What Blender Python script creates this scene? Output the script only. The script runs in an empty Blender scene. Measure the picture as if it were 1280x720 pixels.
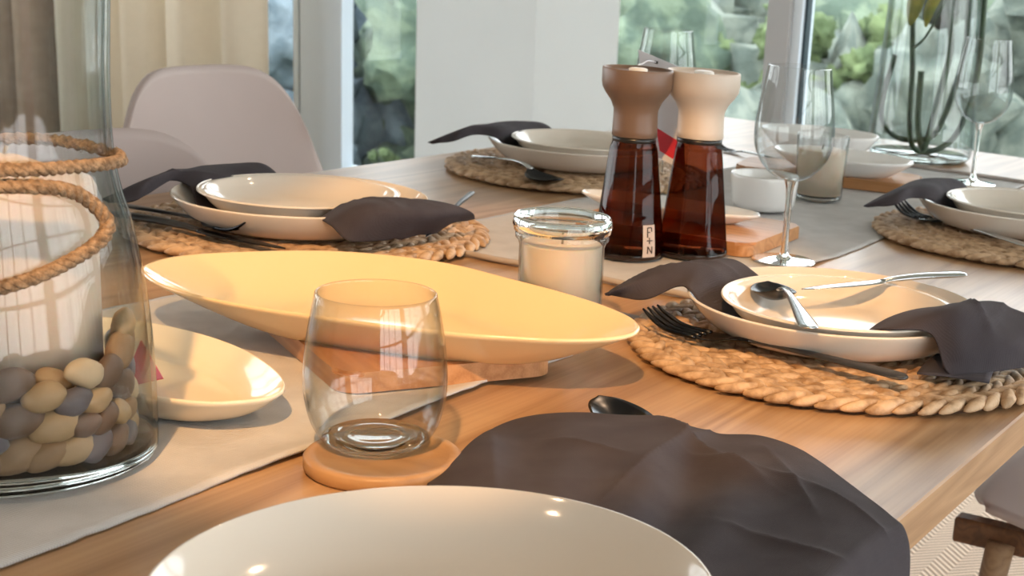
import bpy, bmesh, math, random
import numpy as np
from mathutils import Vector, Matrix
random.seed(7)
C = bpy.context.scene.collection
SC = bpy.context.scene
PI = math.pi
TZ = 0.745            # height of the table top; x = across the table, y = along it

# ------------------------------------------------------------------ camera
YAW = math.radians(23.819); PITCH = math.radians(16.4669); ROLL = math.radians(4.91412)
fw = Vector((-math.sin(YAW) * math.cos(PITCH), math.cos(YAW) * math.cos(PITCH), -math.sin(PITCH)))
rt0 = Vector((math.cos(YAW), math.sin(YAW), 0)); up0 = rt0.cross(fw)
rt = math.cos(ROLL) * rt0 + math.sin(ROLL) * up0
up = -math.sin(ROLL) * rt0 + math.cos(ROLL) * up0
cam_d = bpy.data.cameras.new('camera'); cam = bpy.data.objects.new('camera', cam_d); C.objects.link(cam)
cam.matrix_world = Matrix(((rt.x, up.x, -fw.x, 0), (rt.y, up.y, -fw.y, 0), (rt.z, up.z, -fw.z, TZ + .3377), (0, 0, 0, 1)))
cam_d.sensor_width = 36; cam_d.lens = 36 * 1888.68 / 1280
cam_d.shift_x = (640 - 964.558) / 1280; cam_d.shift_y = (490.14 - 360) / 1280
cam_d.clip_start = .02; cam_d.clip_end = 300
cam_d.dof.use_dof = True; cam_d.dof.focus_distance = 1.12; cam_d.dof.aperture_fstop = 18
SC.camera = cam
# ------------------------------------------------------------------ view, sky, lamps
SC.view_settings.view_transform = 'Standard'; SC.view_settings.look = 'None'
SC.view_settings.gamma = 1; SC.view_settings.use_curve_mapping = False
SC.view_settings.exposure = 0.0
SC.cycles.max_bounces = 12; SC.cycles.transparent_max_bounces = 24; SC.cycles.transmission_bounces = 12
SC.cycles.sample_clamp_indirect = 6
W = bpy.data.worlds.new('sky'); SC.world = W; W.use_nodes = True
wn = W.node_tree.nodes; wl = W.node_tree.links; wn.clear()
wo = wn.new('ShaderNodeOutputWorld'); bg = wn.new('ShaderNodeBackground'); wl.new(bg.outputs[0], wo.inputs[0])
tc = wn.new('ShaderNodeTexCoord'); sx = wn.new('ShaderNodeSeparateXYZ'); cr = wn.new('ShaderNodeValToRGB')
wl.new(tc.outputs['Generated'], sx.inputs[0]); wl.new(sx.outputs['Z'], cr.inputs[0]); wl.new(cr.outputs[0], bg.inputs[0])
cr.color_ramp.elements[0].position = 0; cr.color_ramp.elements[0].color = (.98, .96, .96, 1)
cr.color_ramp.elements[1].position = .7; cr.color_ramp.elements[1].color = (.90, .93, .98, 1)
bg.inputs[1].default_value = 6.4

def lamp(name, loc, target, energy, color, size_deg, blend, radius=.03):
    d = bpy.data.lights.new(name, 'SPOT'); o = bpy.data.objects.new(name, d); C.objects.link(o)
    d.energy = energy; d.color = color; d.spot_size = math.radians(size_deg); d.spot_blend = blend; d.shadow_soft_size = radius
    o.location = loc; o.rotation_euler = (Vector(target) - Vector(loc)).to_track_quat('-Z', 'Y').to_euler()
    return o
CEIL = 2.75
SPOTS = [((.12, -.62, CEIL - .12), (-.73, 1.06, TZ), 300, (1, .56, .23), 16.6, .12),
         ((-.35, 2.3, CEIL - .12), (-.55, .75, TZ), 30, (1, .66, .40), 50, .8),
         ((-1.15, -.45, CEIL - .12), (-.55, .62, TZ), 26, (1, .66, .40), 46, .9)]
for i, (l, t, e, c, s, b) in enumerate(SPOTS):
    lamp('spot_beam', l, t, e, c, s, b)

# ------------------------------------------------------------------ materials
def M(name, col, rough=.5, metal=0, spec=.5, **k):
    m = bpy.data.materials.new(name); m.use_nodes = True
    b = m.node_tree.nodes['Principled BSDF']
    b.inputs['Base Color'].default_value = (*col, 1); b.inputs['Roughness'].default_value = rough
    b.inputs['Metallic'].default_value = metal; b.inputs['Specular IOR Level'].default_value = spec
    for kk, v in k.items(): b.inputs[kk.replace('_', ' ')].default_value = v
    return m
def noise_mat(name, c1, c2, scale, rough=.5, bump=0, bscale=None, coord='Object', stretch=(1, 1, 1), metal=0, spec=.5, detail=4, lo=.35, hi=.65, bdist=.001, **k):
    m = M(name, c1, rough, metal, spec, **k); n = m.node_tree.nodes; l = m.node_tree.links; b = n['Principled BSDF']
    t = n.new('ShaderNodeTexCoord'); mp = n.new('ShaderNodeMapping'); mp.inputs['Scale'].default_value = stretch
    l.new(t.outputs[coord], mp.inputs[0])
    nz = n.new('ShaderNodeTexNoise'); nz.inputs['Scale'].default_value = scale; nz.inputs['Detail'].default_value = detail
    l.new(mp.outputs[0], nz.inputs['Vector'])
    r = n.new('ShaderNodeValToRGB'); r.color_ramp.elements[0].position = lo; r.color_ramp.elements[1].position = hi
    r.color_ramp.elements[0].color = (*c1, 1); r.color_ramp.elements[1].color = (*c2, 1)
    l.new(nz.outputs[0], r.inputs[0]); l.new(r.outputs[0], b.inputs['Base Color'])
    if bump:
        n2 = n.new('ShaderNodeTexNoise'); n2.inputs['Scale'].default_value = bscale or scale * 3; n2.inputs['Detail'].default_value = 3
        l.new(mp.outputs[0], n2.inputs['Vector'])
        bp = n.new('ShaderNodeBump'); bp.inputs['Strength'].default_value = bump; bp.inputs['Distance'].default_value = bdist
        l.new(n2.outputs[0], bp.inputs['Height']); l.new(bp.outputs[0], b.inputs['Normal'])
    return m
def thin_glass(name, tint=(1, 1, 1), edge=(.8, .85, .85), ior=1.5, rough=0.0, refl=1.0):
    """clear wall of glass: light passes, the surface mirrors by Fresnel, longer paths at the edge take the tint"""
    m = bpy.data.materials.new(name); m.use_nodes = True; n = m.node_tree.nodes; l = m.node_tree.links; n.clear()
    o = n.new('ShaderNodeOutputMaterial'); mx = n.new('ShaderNodeMixShader'); tr = n.new('ShaderNodeBsdfTransparent')
    gl = n.new('ShaderNodeBsdfGlossy'); gl.inputs['Roughness'].default_value = rough
    gl.inputs['Color'].default_value = (refl, refl, refl, 1)
    f0 = ((ior - 1) / (ior + 1)) ** 2; lf_ = n.new('ShaderNodeLayerWeight'); lf_.inputs[0].default_value = .5
    pw = n.new('ShaderNodeMath'); pw.operation = 'POWER'; pw.inputs[1].default_value = 5; l.new(lf_.outputs['Facing'], pw.inputs[0])
    fr = n.new('ShaderNodeMath'); fr.operation = 'MULTIPLY_ADD'; fr.inputs[1].default_value = 1 - f0; fr.inputs[2].default_value = f0; l.new(pw.outputs[0], fr.inputs[0])
    lw = n.new('ShaderNodeLayerWeight'); lw.inputs[0].default_value = .25
    mc = n.new('ShaderNodeMix'); mc.data_type = 'RGBA'
    mc.inputs['A'].default_value = (*tint, 1); mc.inputs['B'].default_value = (*[a * b for a, b in zip(tint, edge)], 1)
    l.new(lw.outputs['Facing'], mc.inputs['Factor']); l.new(mc.outputs['Result'], tr.inputs[0])
    l.new(fr.outputs[0], mx.inputs[0]); l.new(tr.outputs[0], mx.inputs[1]); l.new(gl.outputs[0], mx.inputs[2]); l.new(mx.outputs[0], o.inputs[0])
    return m
def real_glass(name, col=(1, 1, 1), ior=1.45):
    m = bpy.data.materials.new(name); m.use_nodes = True; n = m.node_tree.nodes; l = m.node_tree.links; n.clear()
    o = n.new('ShaderNodeOutputMaterial'); g = n.new('ShaderNodeBsdfGlass'); g.inputs['IOR'].default_value = ior
    g.inputs['Roughness'].default_value = 0; g.inputs['Color'].default_value = (*col, 1); l.new(g.outputs[0], o.inputs[0])
    return m
def wood_mat(name, c1, c2, rough=.35, scale=1.0, axis='Y', bump=.15, coat=0.0):
    m = M(name, c1, rough); n = m.node_tree.nodes; l = m.node_tree.links; b = n['Principled BSDF']
    b.inputs['Coat Weight'].default_value = coat; b.inputs['Coat Roughness'].default_value = .25
    t = n.new('ShaderNodeTexCoord'); mp = n.new('ShaderNodeMapping')
    st = {'Y': (9, .9, 9), 'X': (.9, 9, 9)}[axis]
    mp.inputs['Scale'].default_value = [s * scale for s in st]; l.new(t.outputs['Object'], mp.inputs[0])
    nz = n.new('ShaderNodeTexNoise'); nz.inputs['Scale'].default_value = 1.1; nz.inputs['Detail'].default_value = 2.5; nz.inputs['Distortion'].default_value = .3
    l.new(mp.outputs[0], nz.inputs['Vector'])
    mu = n.new('ShaderNodeMath'); mu.operation = 'MULTIPLY'; mu.inputs[1].default_value = 18; l.new(nz.outputs[0], mu.inputs[0])
    fr = n.new('ShaderNodeMath'); fr.operation = 'PINGPONG'; fr.inputs[1].default_value = 1; l.new(mu.outputs[0], fr.inputs[0])
    mp2 = n.new('ShaderNodeMapping'); mp2.inputs['Scale'].default_value = [s * scale * f for s, f in zip(st, (22, 3, 22) if axis == 'Y' else (3, 22, 22))]
    l.new(t.outputs['Object'], mp2.inputs[0])
    n2 = n.new('ShaderNodeTexNoise'); n2.inputs['Scale'].default_value = 1.6; n2.inputs['Detail'].default_value = 3; l.new(mp2.outputs[0], n2.inputs['Vector'])
    ad = n.new('ShaderNodeMath'); ad.operation = 'MULTIPLY_ADD'; ad.inputs[1].default_value = .55; l.new(n2.outputs[0], ad.inputs[0])
    m3 = n.new('ShaderNodeMath'); m3.operation = 'MULTIPLY'; m3.inputs[1].default_value = .45; l.new(fr.outputs[0], m3.inputs[0]); l.new(m3.outputs[0], ad.inputs[2])
    r = n.new('ShaderNodeValToRGB'); r.color_ramp.elements[0].position = .22; r.color_ramp.elements[1].position = .72
    r.color_ramp.elements[0].color = (*c2, 1); r.color_ramp.elements[1].color = (*c1, 1); l.new(ad.outputs[0], r.inputs[0])
    l.new(r.outputs[0], b.inputs['Base Color'])
    bp = n.new('ShaderNodeBump'); bp.inputs['Strength'].default_value = bump; bp.inputs['Distance'].default_value = .0004
    l.new(n2.outputs[0], bp.inputs['Height']); l.new(bp.outputs[0], b.inputs['Normal'])
    return m
def weave_mat(name, c1, c2, scale=900, rough=.9, bump=.4, sheen=0):
    m = M(name, c1, rough, spec=.2); n = m.node_tree.nodes; l = m.node_tree.links; b = n['Principled BSDF']
    b.inputs['Sheen Weight'].default_value = sheen
    t = n.new('ShaderNodeTexCoord'); wx = n.new('ShaderNodeTexWave'); wy = n.new('ShaderNodeTexWave'); wx.bands_direction = 'X'; wy.bands_direction = 'Y'
    for w_ in (wx, wy):
        w_.inputs['Scale'].default_value = scale / 6.28; w_.inputs['Distortion'].default_value = .8; l.new(t.outputs['Object'], w_.inputs['Vector'])
    mx = n.new('ShaderNodeMath'); mx.operation = 'ADD'; l.new(wx.outputs['Fac'], mx.inputs[0]); l.new(wy.outputs['Fac'], mx.inputs[1])
    nz = n.new('ShaderNodeTexNoise'); nz.inputs['Scale'].default_value = 30; nz.inputs['Detail'].default_value = 6; l.new(t.outputs['Object'], nz.inputs['Vector'])
    r = n.new('ShaderNodeValToRGB'); r.color_ramp.elements[0].position = .35; r.color_ramp.elements[1].position = .65
    r.color_ramp.elements[0].color = (*c1, 1); r.color_ramp.elements[1].color = (*c2, 1); l.new(nz.outputs[0], r.inputs[0]); l.new(r.outputs[0], b.inputs['Base Color'])
    bp = n.new('ShaderNodeBump'); bp.inputs['Strength'].default_value = bump; bp.inputs['Distance'].default_value = .0004
    l.new(mx.outputs[0], bp.inputs['Height']); l.new(bp.outputs[0], b.inputs['Normal'])
    return m

MT = {}
MT['table'] = wood_mat('oak_top', (.47, .29, .155), (.31, .17, .08), .33, 1.0, 'Y', .12)
MT['tedge'] = wood_mat('oak_edge', (.42, .24, .12), (.31, .165, .075), .5, 1.6, 'Y')
MT['dark_wood'] = wood_mat('walnut', (.16, .07, .03), (.09, .04, .02), .45, 2, 'Y')
MT['leg_wood'] = wood_mat('ash_leg', (.36, .22, .12), (.26, .15, .08), .5, 2, 'Y')
MT['board'] = wood_mat('acacia_board', (.52, .26, .11), (.38, .17, .06), .45, 2.0, 'X')
MT['cork'] = noise_mat('bamboo_coaster', (.38, .21, .09), (.47, .27, .125), 14, .4, .15, 300, stretch=(1, 5, 1))
MT['china'] = M('cream_glaze', (.74, .655, .56), .09, 0, .55)
MT['yellow_china'] = M('yellow_cream_glaze', (.86, .61, .33), .10, 0, .5)
MT['china2'] = M('warm_white_glaze', (.84, .72, .54), .10, 0, .5)
MT['white_china'] = M('white_glaze', (.82, .80, .77), .12, 0, .5)
MT['napkin'] = weave_mat('charcoal_cotton', (.044, .036, .041), (.056, .047, .052), 1600, .85, .25, .0)
MT['flap'] = weave_mat('charcoal_cotton_hem', (.065, .058, .066), (.08, .07, .08), 1600, .85, .25, .0)
MT['runner'] = weave_mat('oatmeal_linen', (.49, .47, .455), (.56, .54, .525), 1100, .95, .5)
MT['hem'] = M('linen_fray', (.42, .36, .32), .95)
MT['straw'] = noise_mat('water_hyacinth', (.26, .145, .065), (.58, .39, .235), 75, .62, .8, 420, bdist=.0008, detail=6, lo=.32, hi=.58)
MT['strawbed'] = M('hyacinth_backing', (.12, .06, .03), .9)
MT['black_steel'] = M('black_steel', (.035, .036, .04), .24, 1.0)
MT['black_matt'] = M('black_satin_handle', (.02, .019, .02), .33, 0, .6)
MT['steel'] = M('polished_steel', (.55, .57, .58), .14, 1.0)
MT['wax'] = M('ivory_wax', (.62, .50, .38), .55, 0, .4, Subsurface_Weight=.25, Subsurface_Scale=.02)
MT['wax_tan'] = M('tan_wax', (.52, .40, .30), .55, 0, .4, Subsurface_Weight=.25, Subsurface_Scale=.02)
MT['wick'] = M('wick', (.3, .26, .2), .9)
MT['jute'] = noise_mat('jute_fibre', (.16, .095, .05), (.36, .23, .13), 260, .95, .9, 900, bdist=.0012)
MT['glass'] = thin_glass('clear_glass', (.985, .99, .99), (.66, .70, .70), refl=.75)
MT['vglass'] = thin_glass('vase_glass', (.98, .985, .985), (.62, .68, .68), refl=.6)
MT['slug'] = real_glass('solid_glass', (.97, .99, .985))
MT['pane'] = thin_glass('window_pane', (.94, .965, .965), (.9, .95, .95), 1.5, refl=.35)
MT['water'] = thin_glass('water_top', (.97, .99, 1), (.8, .9, .9), 1.33)
MT['amber'] = thin_glass('amber_glass', (.40, .17, .09), (.25, .12, .16), 1.5, refl=.45)
MT['amber_base'] = M('amber_glass_foot', (.02, .008, .006), .06, 0, .6)
MT['taupe'] = M('taupe_plastic', (.135, .082, .054), .42)
MT['beige'] = M('beige_plastic', (.60, .50, .41), .42)
MT['ceramic'] = M('ceramic_burr', (.8, .77, .72), .4)
MT['collar'] = M('black_collar', (.01, .01, .01), .3)
MT['paper'] = M('white_card', (.68, .68, .72), .7)
MT['grey_print'] = M('grey_print', (.45, .45, .50), .7)
MT['red'] = M('red_print', (.62, .02, .035), .55)
MT['label'] = M('pale_label', (.52, .42, .36), .6)
MT['ink'] = M('dark_ink', (.04, .03, .03), .6)
MT['chair'] = noise_mat('mauve_grey_shell', (.43, .345, .315), (.45, .36, .33), 5, .55)
MT['wall'] = noise_mat('white_plaster', (.80, .845, .86), (.82, .865, .88), 3, .9, .1, 200)
MT['wall_warm'] = noise_mat('warm_plaster', (.60, .56, .53), (.64, .60, .57), 3, .9, .1, 200)
MT['ceil'] = M('ceiling_paint', (.82, .82, .80), .95)
MT['alu'] = M('pale_aluminium', (.74, .82, .90), .4, 0)
MT['alu2'] = M('grey_aluminium', (.42, .41, .41), .45, 0)  # darker copy of the frame metal; shade on the right mullion painted in
MT['gasket'] = M('black_gasket', (.012, .03, .04), .5)
MT['curtain'] = weave_mat('cream_curtain', (.84, .77, .66), (.88, .81, .70), 700, .95, .3)
_m = MT['curtain']; _n = _m.node_tree.nodes; _l = _m.node_tree.links       # thin cloth lets daylight through
_t = _n.new('ShaderNodeBsdfTranslucent'); _t.inputs[0].default_value = (.88, .80, .68, 1); _x = _n.new('ShaderNodeMixShader'); _x.inputs[0].default_value = .5
_l.new(_n['Principled BSDF'].outputs[0], _x.inputs[1]); _l.new(_t.outputs[0], _x.inputs[2]); _l.new(_x.outputs[0], _n['Material Output'].inputs[0])
MT['curtain2'] = weave_mat('brown_curtain', (.44, .30, .21), (.50, .35, .25), 700, .95, .3)
MT['stem'] = noise_mat('green_stem', (.02, .05, .025), (.045, .085, .035), 60, .5)
MT['leaf'] = noise_mat('olive_leaf', (.13, .15, .02), (.26, .24, .03), 40, .5)
MT['floor'] = wood_mat('floor_boards', (.30, .19, .11), (.22, .13, .07), .4, .6, 'X')
MT['bark'] = noise_mat('bark', (.10, .08, .06), (.17, .14, .11), 6, .9)

# ------------------------------------------------------------------ mesh helpers
def link(name, bm, mat, parent=None, smooth=True, loc=None):
    me = bpy.data.meshes.new(name); bm.normal_update(); bm.to_mesh(me); bm.free()
    o = bpy.data.objects.new(name, me); C.objects.link(o)
    if isinstance(mat, (list, tuple)):
        for m_ in mat: me.materials.append(m_)
    else: me.materials.append(mat)
    if smooth:
        me.shade_smooth()
    if parent: o.parent = parent
    if loc: o.location = loc
    return o
def thing(name, label, cat, loc=(0, 0, 0), rz=0, group=None):
    o = bpy.data.objects.new(name, None); C.objects.link(o); o.location = loc; o.rotation_euler = (0, 0, rz)
    o.empty_display_size = .02; o['label'] = label; o['category'] = cat
    if group: o['group'] = group
    return o
def tag(o, label, cat, group=None):
    o['label'] = label; o['category'] = cat
    if group: o['group'] = group
    return o
def struct(name, bm, mat, smooth=False):
    o = link(name, bm, mat, smooth=smooth); o['kind'] = 'structure'; return o
def box(bm, x0, x1, y0, y1, z0, z1, bev=0, seg=2, rot=None, mi=0):
    r = bmesh.ops.create_cube(bm, size=1); vs = r['verts']
    for v in vs:
        v.co = Vector(((x0 + x1) / 2 + v.co.x * (x1 - x0), (y0 + y1) / 2 + v.co.y * (y1 - y0), (z0 + z1) / 2 + v.co.z * (z1 - z0)))
    if bev:
        es = list({e for v in vs for e in v.link_edges})
        rr = bmesh.ops.bevel(bm, geom=es, offset=bev, segments=seg, affect='EDGES', profile=.5)
        vs = list({v for f in rr['faces'] for v in f.verts} | {v for v in vs if v.is_valid})
    return vs
def lathe(bm, prof, n=64, center=(0, 0), flute=None):
    rings = []
    for r, z in prof:
        if r < 1e-6: rings.append([bm.verts.new((center[0], center[1], z))])
        else:
            rings.append([bm.verts.new((center[0] + (r if not flute else flute(r, z, 2 * PI * i / n)) * math.cos(2 * PI * i / n),
                                        center[1] + (r if not flute else flute(r, z, 2 * PI * i / n)) * math.sin(2 * PI * i / n), z)) for i in range(n)])
    for a, b in zip(rings, rings[1:]):
        for i in range(n):
            j = (i + 1) % n
            if len(a) == 1 and len(b) == 1: continue
            if len(a) == 1: bm.faces.new((a[0], b[j], b[i]))
            elif len(b) == 1: bm.faces.new((a[i], a[j], b[0]))
            else: bm.faces.new((a[i], a[j], b[j], b[i]))
    return rings
def solid(bm, t):
    """thickness downwards along the faces' own normals, all normals facing out"""
    bm.normal_update(); vs = list(bm.verts); fs = list(bm.faces); nn = {v: v.normal.copy() for v in vs}
    low = {v: bm.verts.new(v.co - nn[v] * t) for v in vs}
    be = [e for e in bm.edges if len(e.link_faces) == 1]; sides = []
    for e in be:
        l_ = e.link_loops[0]; a, b = l_.vert, l_.link_loop_next.vert; sides.append((a, b))
    for f in fs: bm.faces.new([low[v] for v in reversed(f.verts)])
    for a, b in sides: bm.faces.new((b, a, low[a], low[b]))
def cr_curve(pts, n=8):
    P = [Vector(p) for p in pts]; P = [2 * P[0] - P[1]] + P + [2 * P[-1] - P[-2]]; out = []
    for i in range(1, len(P) - 2):
        for k in range(n):
            t = k / n; a, b, c, d = P[i - 1:i + 3]
            out.append(.5 * ((2 * b) + (c - a) * t + (2 * a - 5 * b + 4 * c - d) * t * t + (3 * b - a - 3 * c + d) * t ** 3))
    out.append(P[-2]); return out
def tube(bm, path, r, n=10, cap=True):
    P = [Vector(p) for p in path]; rf = r if callable(r) else (lambda t: r)
    T = [(P[min(i + 1, len(P) - 1)] - P[max(i - 1, 0)]).normalized() for i in range(len(P))]
    nrm = T[0].orthogonal().normalized(); rings = []
    for i, p in enumerate(P):
        nrm = (nrm - T[i] * nrm.dot(T[i])).normalized(); bi = T[i].cross(nrm); rr = rf(i / (len(P) - 1))
        rings.append([bm.verts.new(p + rr * (math.cos(2 * PI * k / n) * nrm + math.sin(2 * PI * k / n) * bi)) for k in range(n)])
    for a, b in zip(rings, rings[1:]):
        for k in range(n): bm.faces.new((a[k], a[(k + 1) % n], b[(k + 1) % n], b[k]))
    if cap: bm.faces.new(rings[0][::-1]); bm.faces.new(rings[-1])
def catmull_grid(G, nu, nv):
    rows = [cr_curve(r, nv) for r in G]
    cols = [cr_curve([rows[i][j] for i in range(len(rows))], nu) for j in range(len(rows[0]))]
    return [[cols[j][i] for j in range(len(cols))] for i in range(len(cols[0]))]
def cloth(name, G, mat, parent=None, nu=8, nv=8, thick=.0016, wr=.0015, seed=0, floor=None, creases=()):
    """cloth surface through a grid of control points, with fine creases and real thickness"""
    from mathutils import noise
    g = catmull_grid(G, nu, nv); bm = bmesh.new()
    for row in g:
        for p in row:
            q = p * 22 + Vector((seed * 3.1, 0, 0))
            p.z += wr * (noise.noise(q) + .6 * (1 - abs(noise.noise(q * .7)) * 4) * .5)
            for (a0, a1, b0, b1, hh, ww) in creases:
                dx, dy = b0 - a0, b1 - a1; L2 = dx * dx + dy * dy; tt = max(0, min(1, ((p.x - a0) * dx + (p.y - a1) * dy) / L2))
                d_ = math.hypot(p.x - a0 - tt * dx, p.y - a1 - tt * dy); side = 1 if (p.x - a0) * dy - (p.y - a1) * dx > 0 else .45
                p.z += hh * math.exp(-d_ / (ww * side)) * math.sin(PI * min(1, tt * .8 + .15))
            if floor is not None: p.z = max(p.z, floor)
    V = [[bm.verts.new(p) for p in row] for row in g]
    for i in range(len(V) - 1):
        for j in range(len(V[0]) - 1): bm.faces.new((V[i][j], V[i + 1][j], V[i + 1][j + 1], V[i][j + 1]))
    bmesh.ops.recalc_face_normals(bm, faces=bm.faces)
    if sum(f.normal.z for f in bm.faces) < 0: bmesh.ops.reverse_faces(bm, faces=bm.faces)
    solid(bm, thick)
    return link(name, bm, mat, parent)
def children(o): return [c for c in bpy.data.objects if c.parent is o]
def copy_tree(o, parent=None):
    c = o.copy(); C.objects.link(c)
    if parent: c.parent = parent
    for ch in children(o): copy_tree(ch, c)
    return c
def dup(o, loc, rz, label, group=None):
    c = copy_tree(o); c.location = loc; c.rotation_euler = (0, 0, rz); c['label'] = label
    if group: c['group'] = group
    return c

# ------------------------------------------------------------------ the room
XL, XR, YB, YF = -6.3, 3.0, -3.4, 4.50
bm = bmesh.new(); box(bm, XL - .2, XR + .2, YB - .2, YF + .6, -.12, 0); struct('floor', bm, MT['floor'])
bm = bmesh.new(); box(bm, XL - .2, XR + .2, YB - .2, YF + .75, CEIL, CEIL + .15); struct('ceiling', bm, MT['ceil'])
def wall_x(name, x0, x1, ya, yb, wins, z0=.9, z1=2.35):
    bm = bmesh.new(); y = ya
    for a, b in wins:
        box(bm, x0, x1, y, a, 0, CEIL); box(bm, x0, x1, a, b, 0, z0); box(bm, x0, x1, a, b, z1, CEIL); y = b
    box(bm, x0, x1, y, yb, 0, CEIL); struct(name, bm, MT['wall'])
wall_x('wall_right', XR, XR + .15, YB - .15, YF + .6, [(-2.9, .3), (.8, 3.9)], .12, 2.62)
wall_x('wall_left', XL - .15, XL, YB - .15, YF + .6, [(-2.9, .2), (.8, 3.4)], .12, 2.62)
bm = bmesh.new()
box(bm, XL, XR, YB - .15, YB, 0, CEIL)
struct('wall_back', bm, MT['wall_warm'])
# far wall: header and low kerb around the full-height windows, and the white column
bm = bmesh.new(); box(bm, XL, XR, YF, YF + .6, 2.55, CEIL); box(bm, -2.907, XR, YF + .3, YF + .6, 0, .10); box(bm, XL, -3.40, YF - .05, YF + .02, 0, .10); struct('wall_front', bm, MT['wall'])
bm = bmesh.new(); pl = [(-3.401, 4.38), (-2.907, 4.38), (-2.70, 4.57), (-2.96, 4.92), (-3.401, 4.92)]
lo_ = [bm.verts.new((x, y, 0)) for x, y in pl]; hi_ = [bm.verts.new((x, y, CEIL)) for x, y in pl]
bm.faces.new(lo_[::-1]); bm.faces.new(hi_)
for i in range(5): bm.faces.new((lo_[i], lo_[(i + 1) % 5], hi_[(i + 1) % 5], hi_[i]))
struct('column', bm, MT['wall'])
# window lights and bars in the side walls
wi = 0
def side_window(axis, pos, a, b, z0, z1, nx, nz):
    global wi
    wi += 1
    fr = bmesh.new(); t = .03
    def bar(u0, u1, w0, w1):
        if axis == 'x': box(fr, pos - .03, pos + .03, u0, u1, w0, w1)
        else: box(fr, u0, u1, pos - .03, pos + .03, w0, w1)
    for i in range(nx + 1):
        u = a + (b - a) * i / nx; w = .05 if i in (0, nx) else .028
        bar(max(a, u - w), min(b, u + w), z0, z1)
    for i in range(nz + 1):
        z = z0 + (z1 - z0) * i / nz; w = .05 if i in (0, nz) else .028
        bar(a, b, max(z0, z - w), min(z1, z + w))
    o = struct('window_%d' % wi, fr, MT['wall'])
    g = bmesh.new()
    if axis == 'x': box(g, pos - .003, pos + .003, a, b, z0, z1)
    else: box(g, a, b, pos - .003, pos + .003, z0, z1)
    link('pane', g, MT['pane'], o, smooth=False)
side_window('x', XR + .075, -2.9, .3, .12, 2.62, 4, 3); side_window('x', XR + .075, .8, 3.9, .12, 2.62, 4, 3)
side_window('x', XL - .075, -2.9, .2, .12, 2.62, 4, 3); side_window('x', XL - .075, .8, 3.4, .12, 2.62, 3, 3)
# far glazing
wi += 1
bm = bmesh.new()
box(bm, -3.941, -3.748, 4.40, 4.465, .10, 2.55, .003)
box(bm, -3.99, -3.965, 4.42, 4.48, .10, 2.55)
box(bm, XL, -3.401, 4.44, 4.50, 2.49, 2.55); box(bm, XL, -3.401, 4.44, 4.50, .10, .16)
box(bm, -5.5, -5.4, 4.41, 4.49, .10, 2.55, .003)
f1 = struct('window_%d' % wi, bm, MT['alu'])
bm = bmesh.new(); box(bm, -3.963, -3.943, 4.43, 4.47, .16, 2.49); link('gasket', bm, MT['gasket'], f1, smooth=False)
bm = bmesh.new(); box(bm, XL, -3.401, 4.466, 4.474, .16, 2.49); link('pane', bm, MT['pane'], f1, smooth=False)
wi += 1
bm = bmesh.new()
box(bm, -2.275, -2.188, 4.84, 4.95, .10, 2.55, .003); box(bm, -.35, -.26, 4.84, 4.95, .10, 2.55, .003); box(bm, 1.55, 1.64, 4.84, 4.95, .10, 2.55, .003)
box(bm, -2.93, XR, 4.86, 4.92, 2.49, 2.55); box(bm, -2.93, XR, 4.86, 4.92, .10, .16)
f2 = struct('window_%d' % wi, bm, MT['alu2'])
bm = bmesh.new(); box(bm, -2.188, -2.152, 4.86, 4.96, .16, 2.49, .002); link('sash', bm, MT['alu'], f2, smooth=False)  # the mullion's light side, drawn in the paler copy of the metal
bm = bmesh.new(); box(bm, -2.154, -2.142, 4.88, 4.92, .16, 2.49); link('gasket', bm, MT['gasket'], f2, smooth=False)
bm = bmesh.new(); box(bm, -2.93, XR, 4.886, 4.894, .16, 2.49); link('pane', bm, MT['pane'], f2, smooth=False)

# curtain
def curtain(x0, x1, y, label, mat):
    bm = bmesh.new(); n = int((x1 - x0) * 90); A = []; B = []
    for i in range(n + 1):
        x = x0 + (x1 - x0) * i / n; ph = x * 2 * PI / .21 + 1.1 * math.sin(x * 5.3)
        yy = y + .055 * math.sin(ph) + .015 * math.sin(ph * 2.3); xx = x + .02 * math.cos(ph)
        A.append(bm.verts.new((xx, yy, .03))); B.append(bm.verts.new((xx, yy + .01 * math.sin(ph), 2.62)))
    for i in range(n): bm.faces.new((A[i], A[i + 1], B[i + 1], B[i]))
    solid(bm, .003)
    o = link('curtain', bm, mat); tag(o, label, 'curtain'); return o
curtain(-4.86, -3.93, 4.18, 'long cream curtain hanging in folds beside the window behind the chairs', MT['curtain'])
curtain(-6.1, -4.90, 4.18, 'brown curtain at the far left, seen through the candle vase', MT['curtain2'])
bm = bmesh.new(); tube(bm, [(-6.25, 4.18, 2.64), (-3.7, 4.18, 2.64)], .012, 12)
tag(link('curtain_rail', bm, MT['alu']), 'pale metal rail above the cream curtain', 'curtain rail')
# ceiling spotlights
for k, (l, t, e, c, s, b) in enumerate(SPOTS):
    r = thing('ceiling_spotlight', ['white ceiling spotlight aimed down at the oval dish', 'white ceiling spotlight over the far half of the table', 'white ceiling spotlight above the near left corner of the table'][k], 'spotlight', (l[0], l[1], CEIL))
    bm = bmesh.new(); lathe(bm, [(0, -.001), (.05, -.001), (.05, -.012), (.012, -.014), (.012, -.04), (0, -.04)], 32); link('ceiling_plate', bm, MT['ceil'], r)
    bm = bmesh.new(); lathe(bm, [(.034, .0), (.034, .06), (0, .06), (0, .058), (.032, .058), (.032, 0)], 32)
    h = link('lamp_head', bm, MT['ceil'], r); h.location = (0, 0, -.10)
    h.rotation_euler = (Vector(l) - Vector(t)).to_track_quat('Z', 'Y').to_euler()

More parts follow.
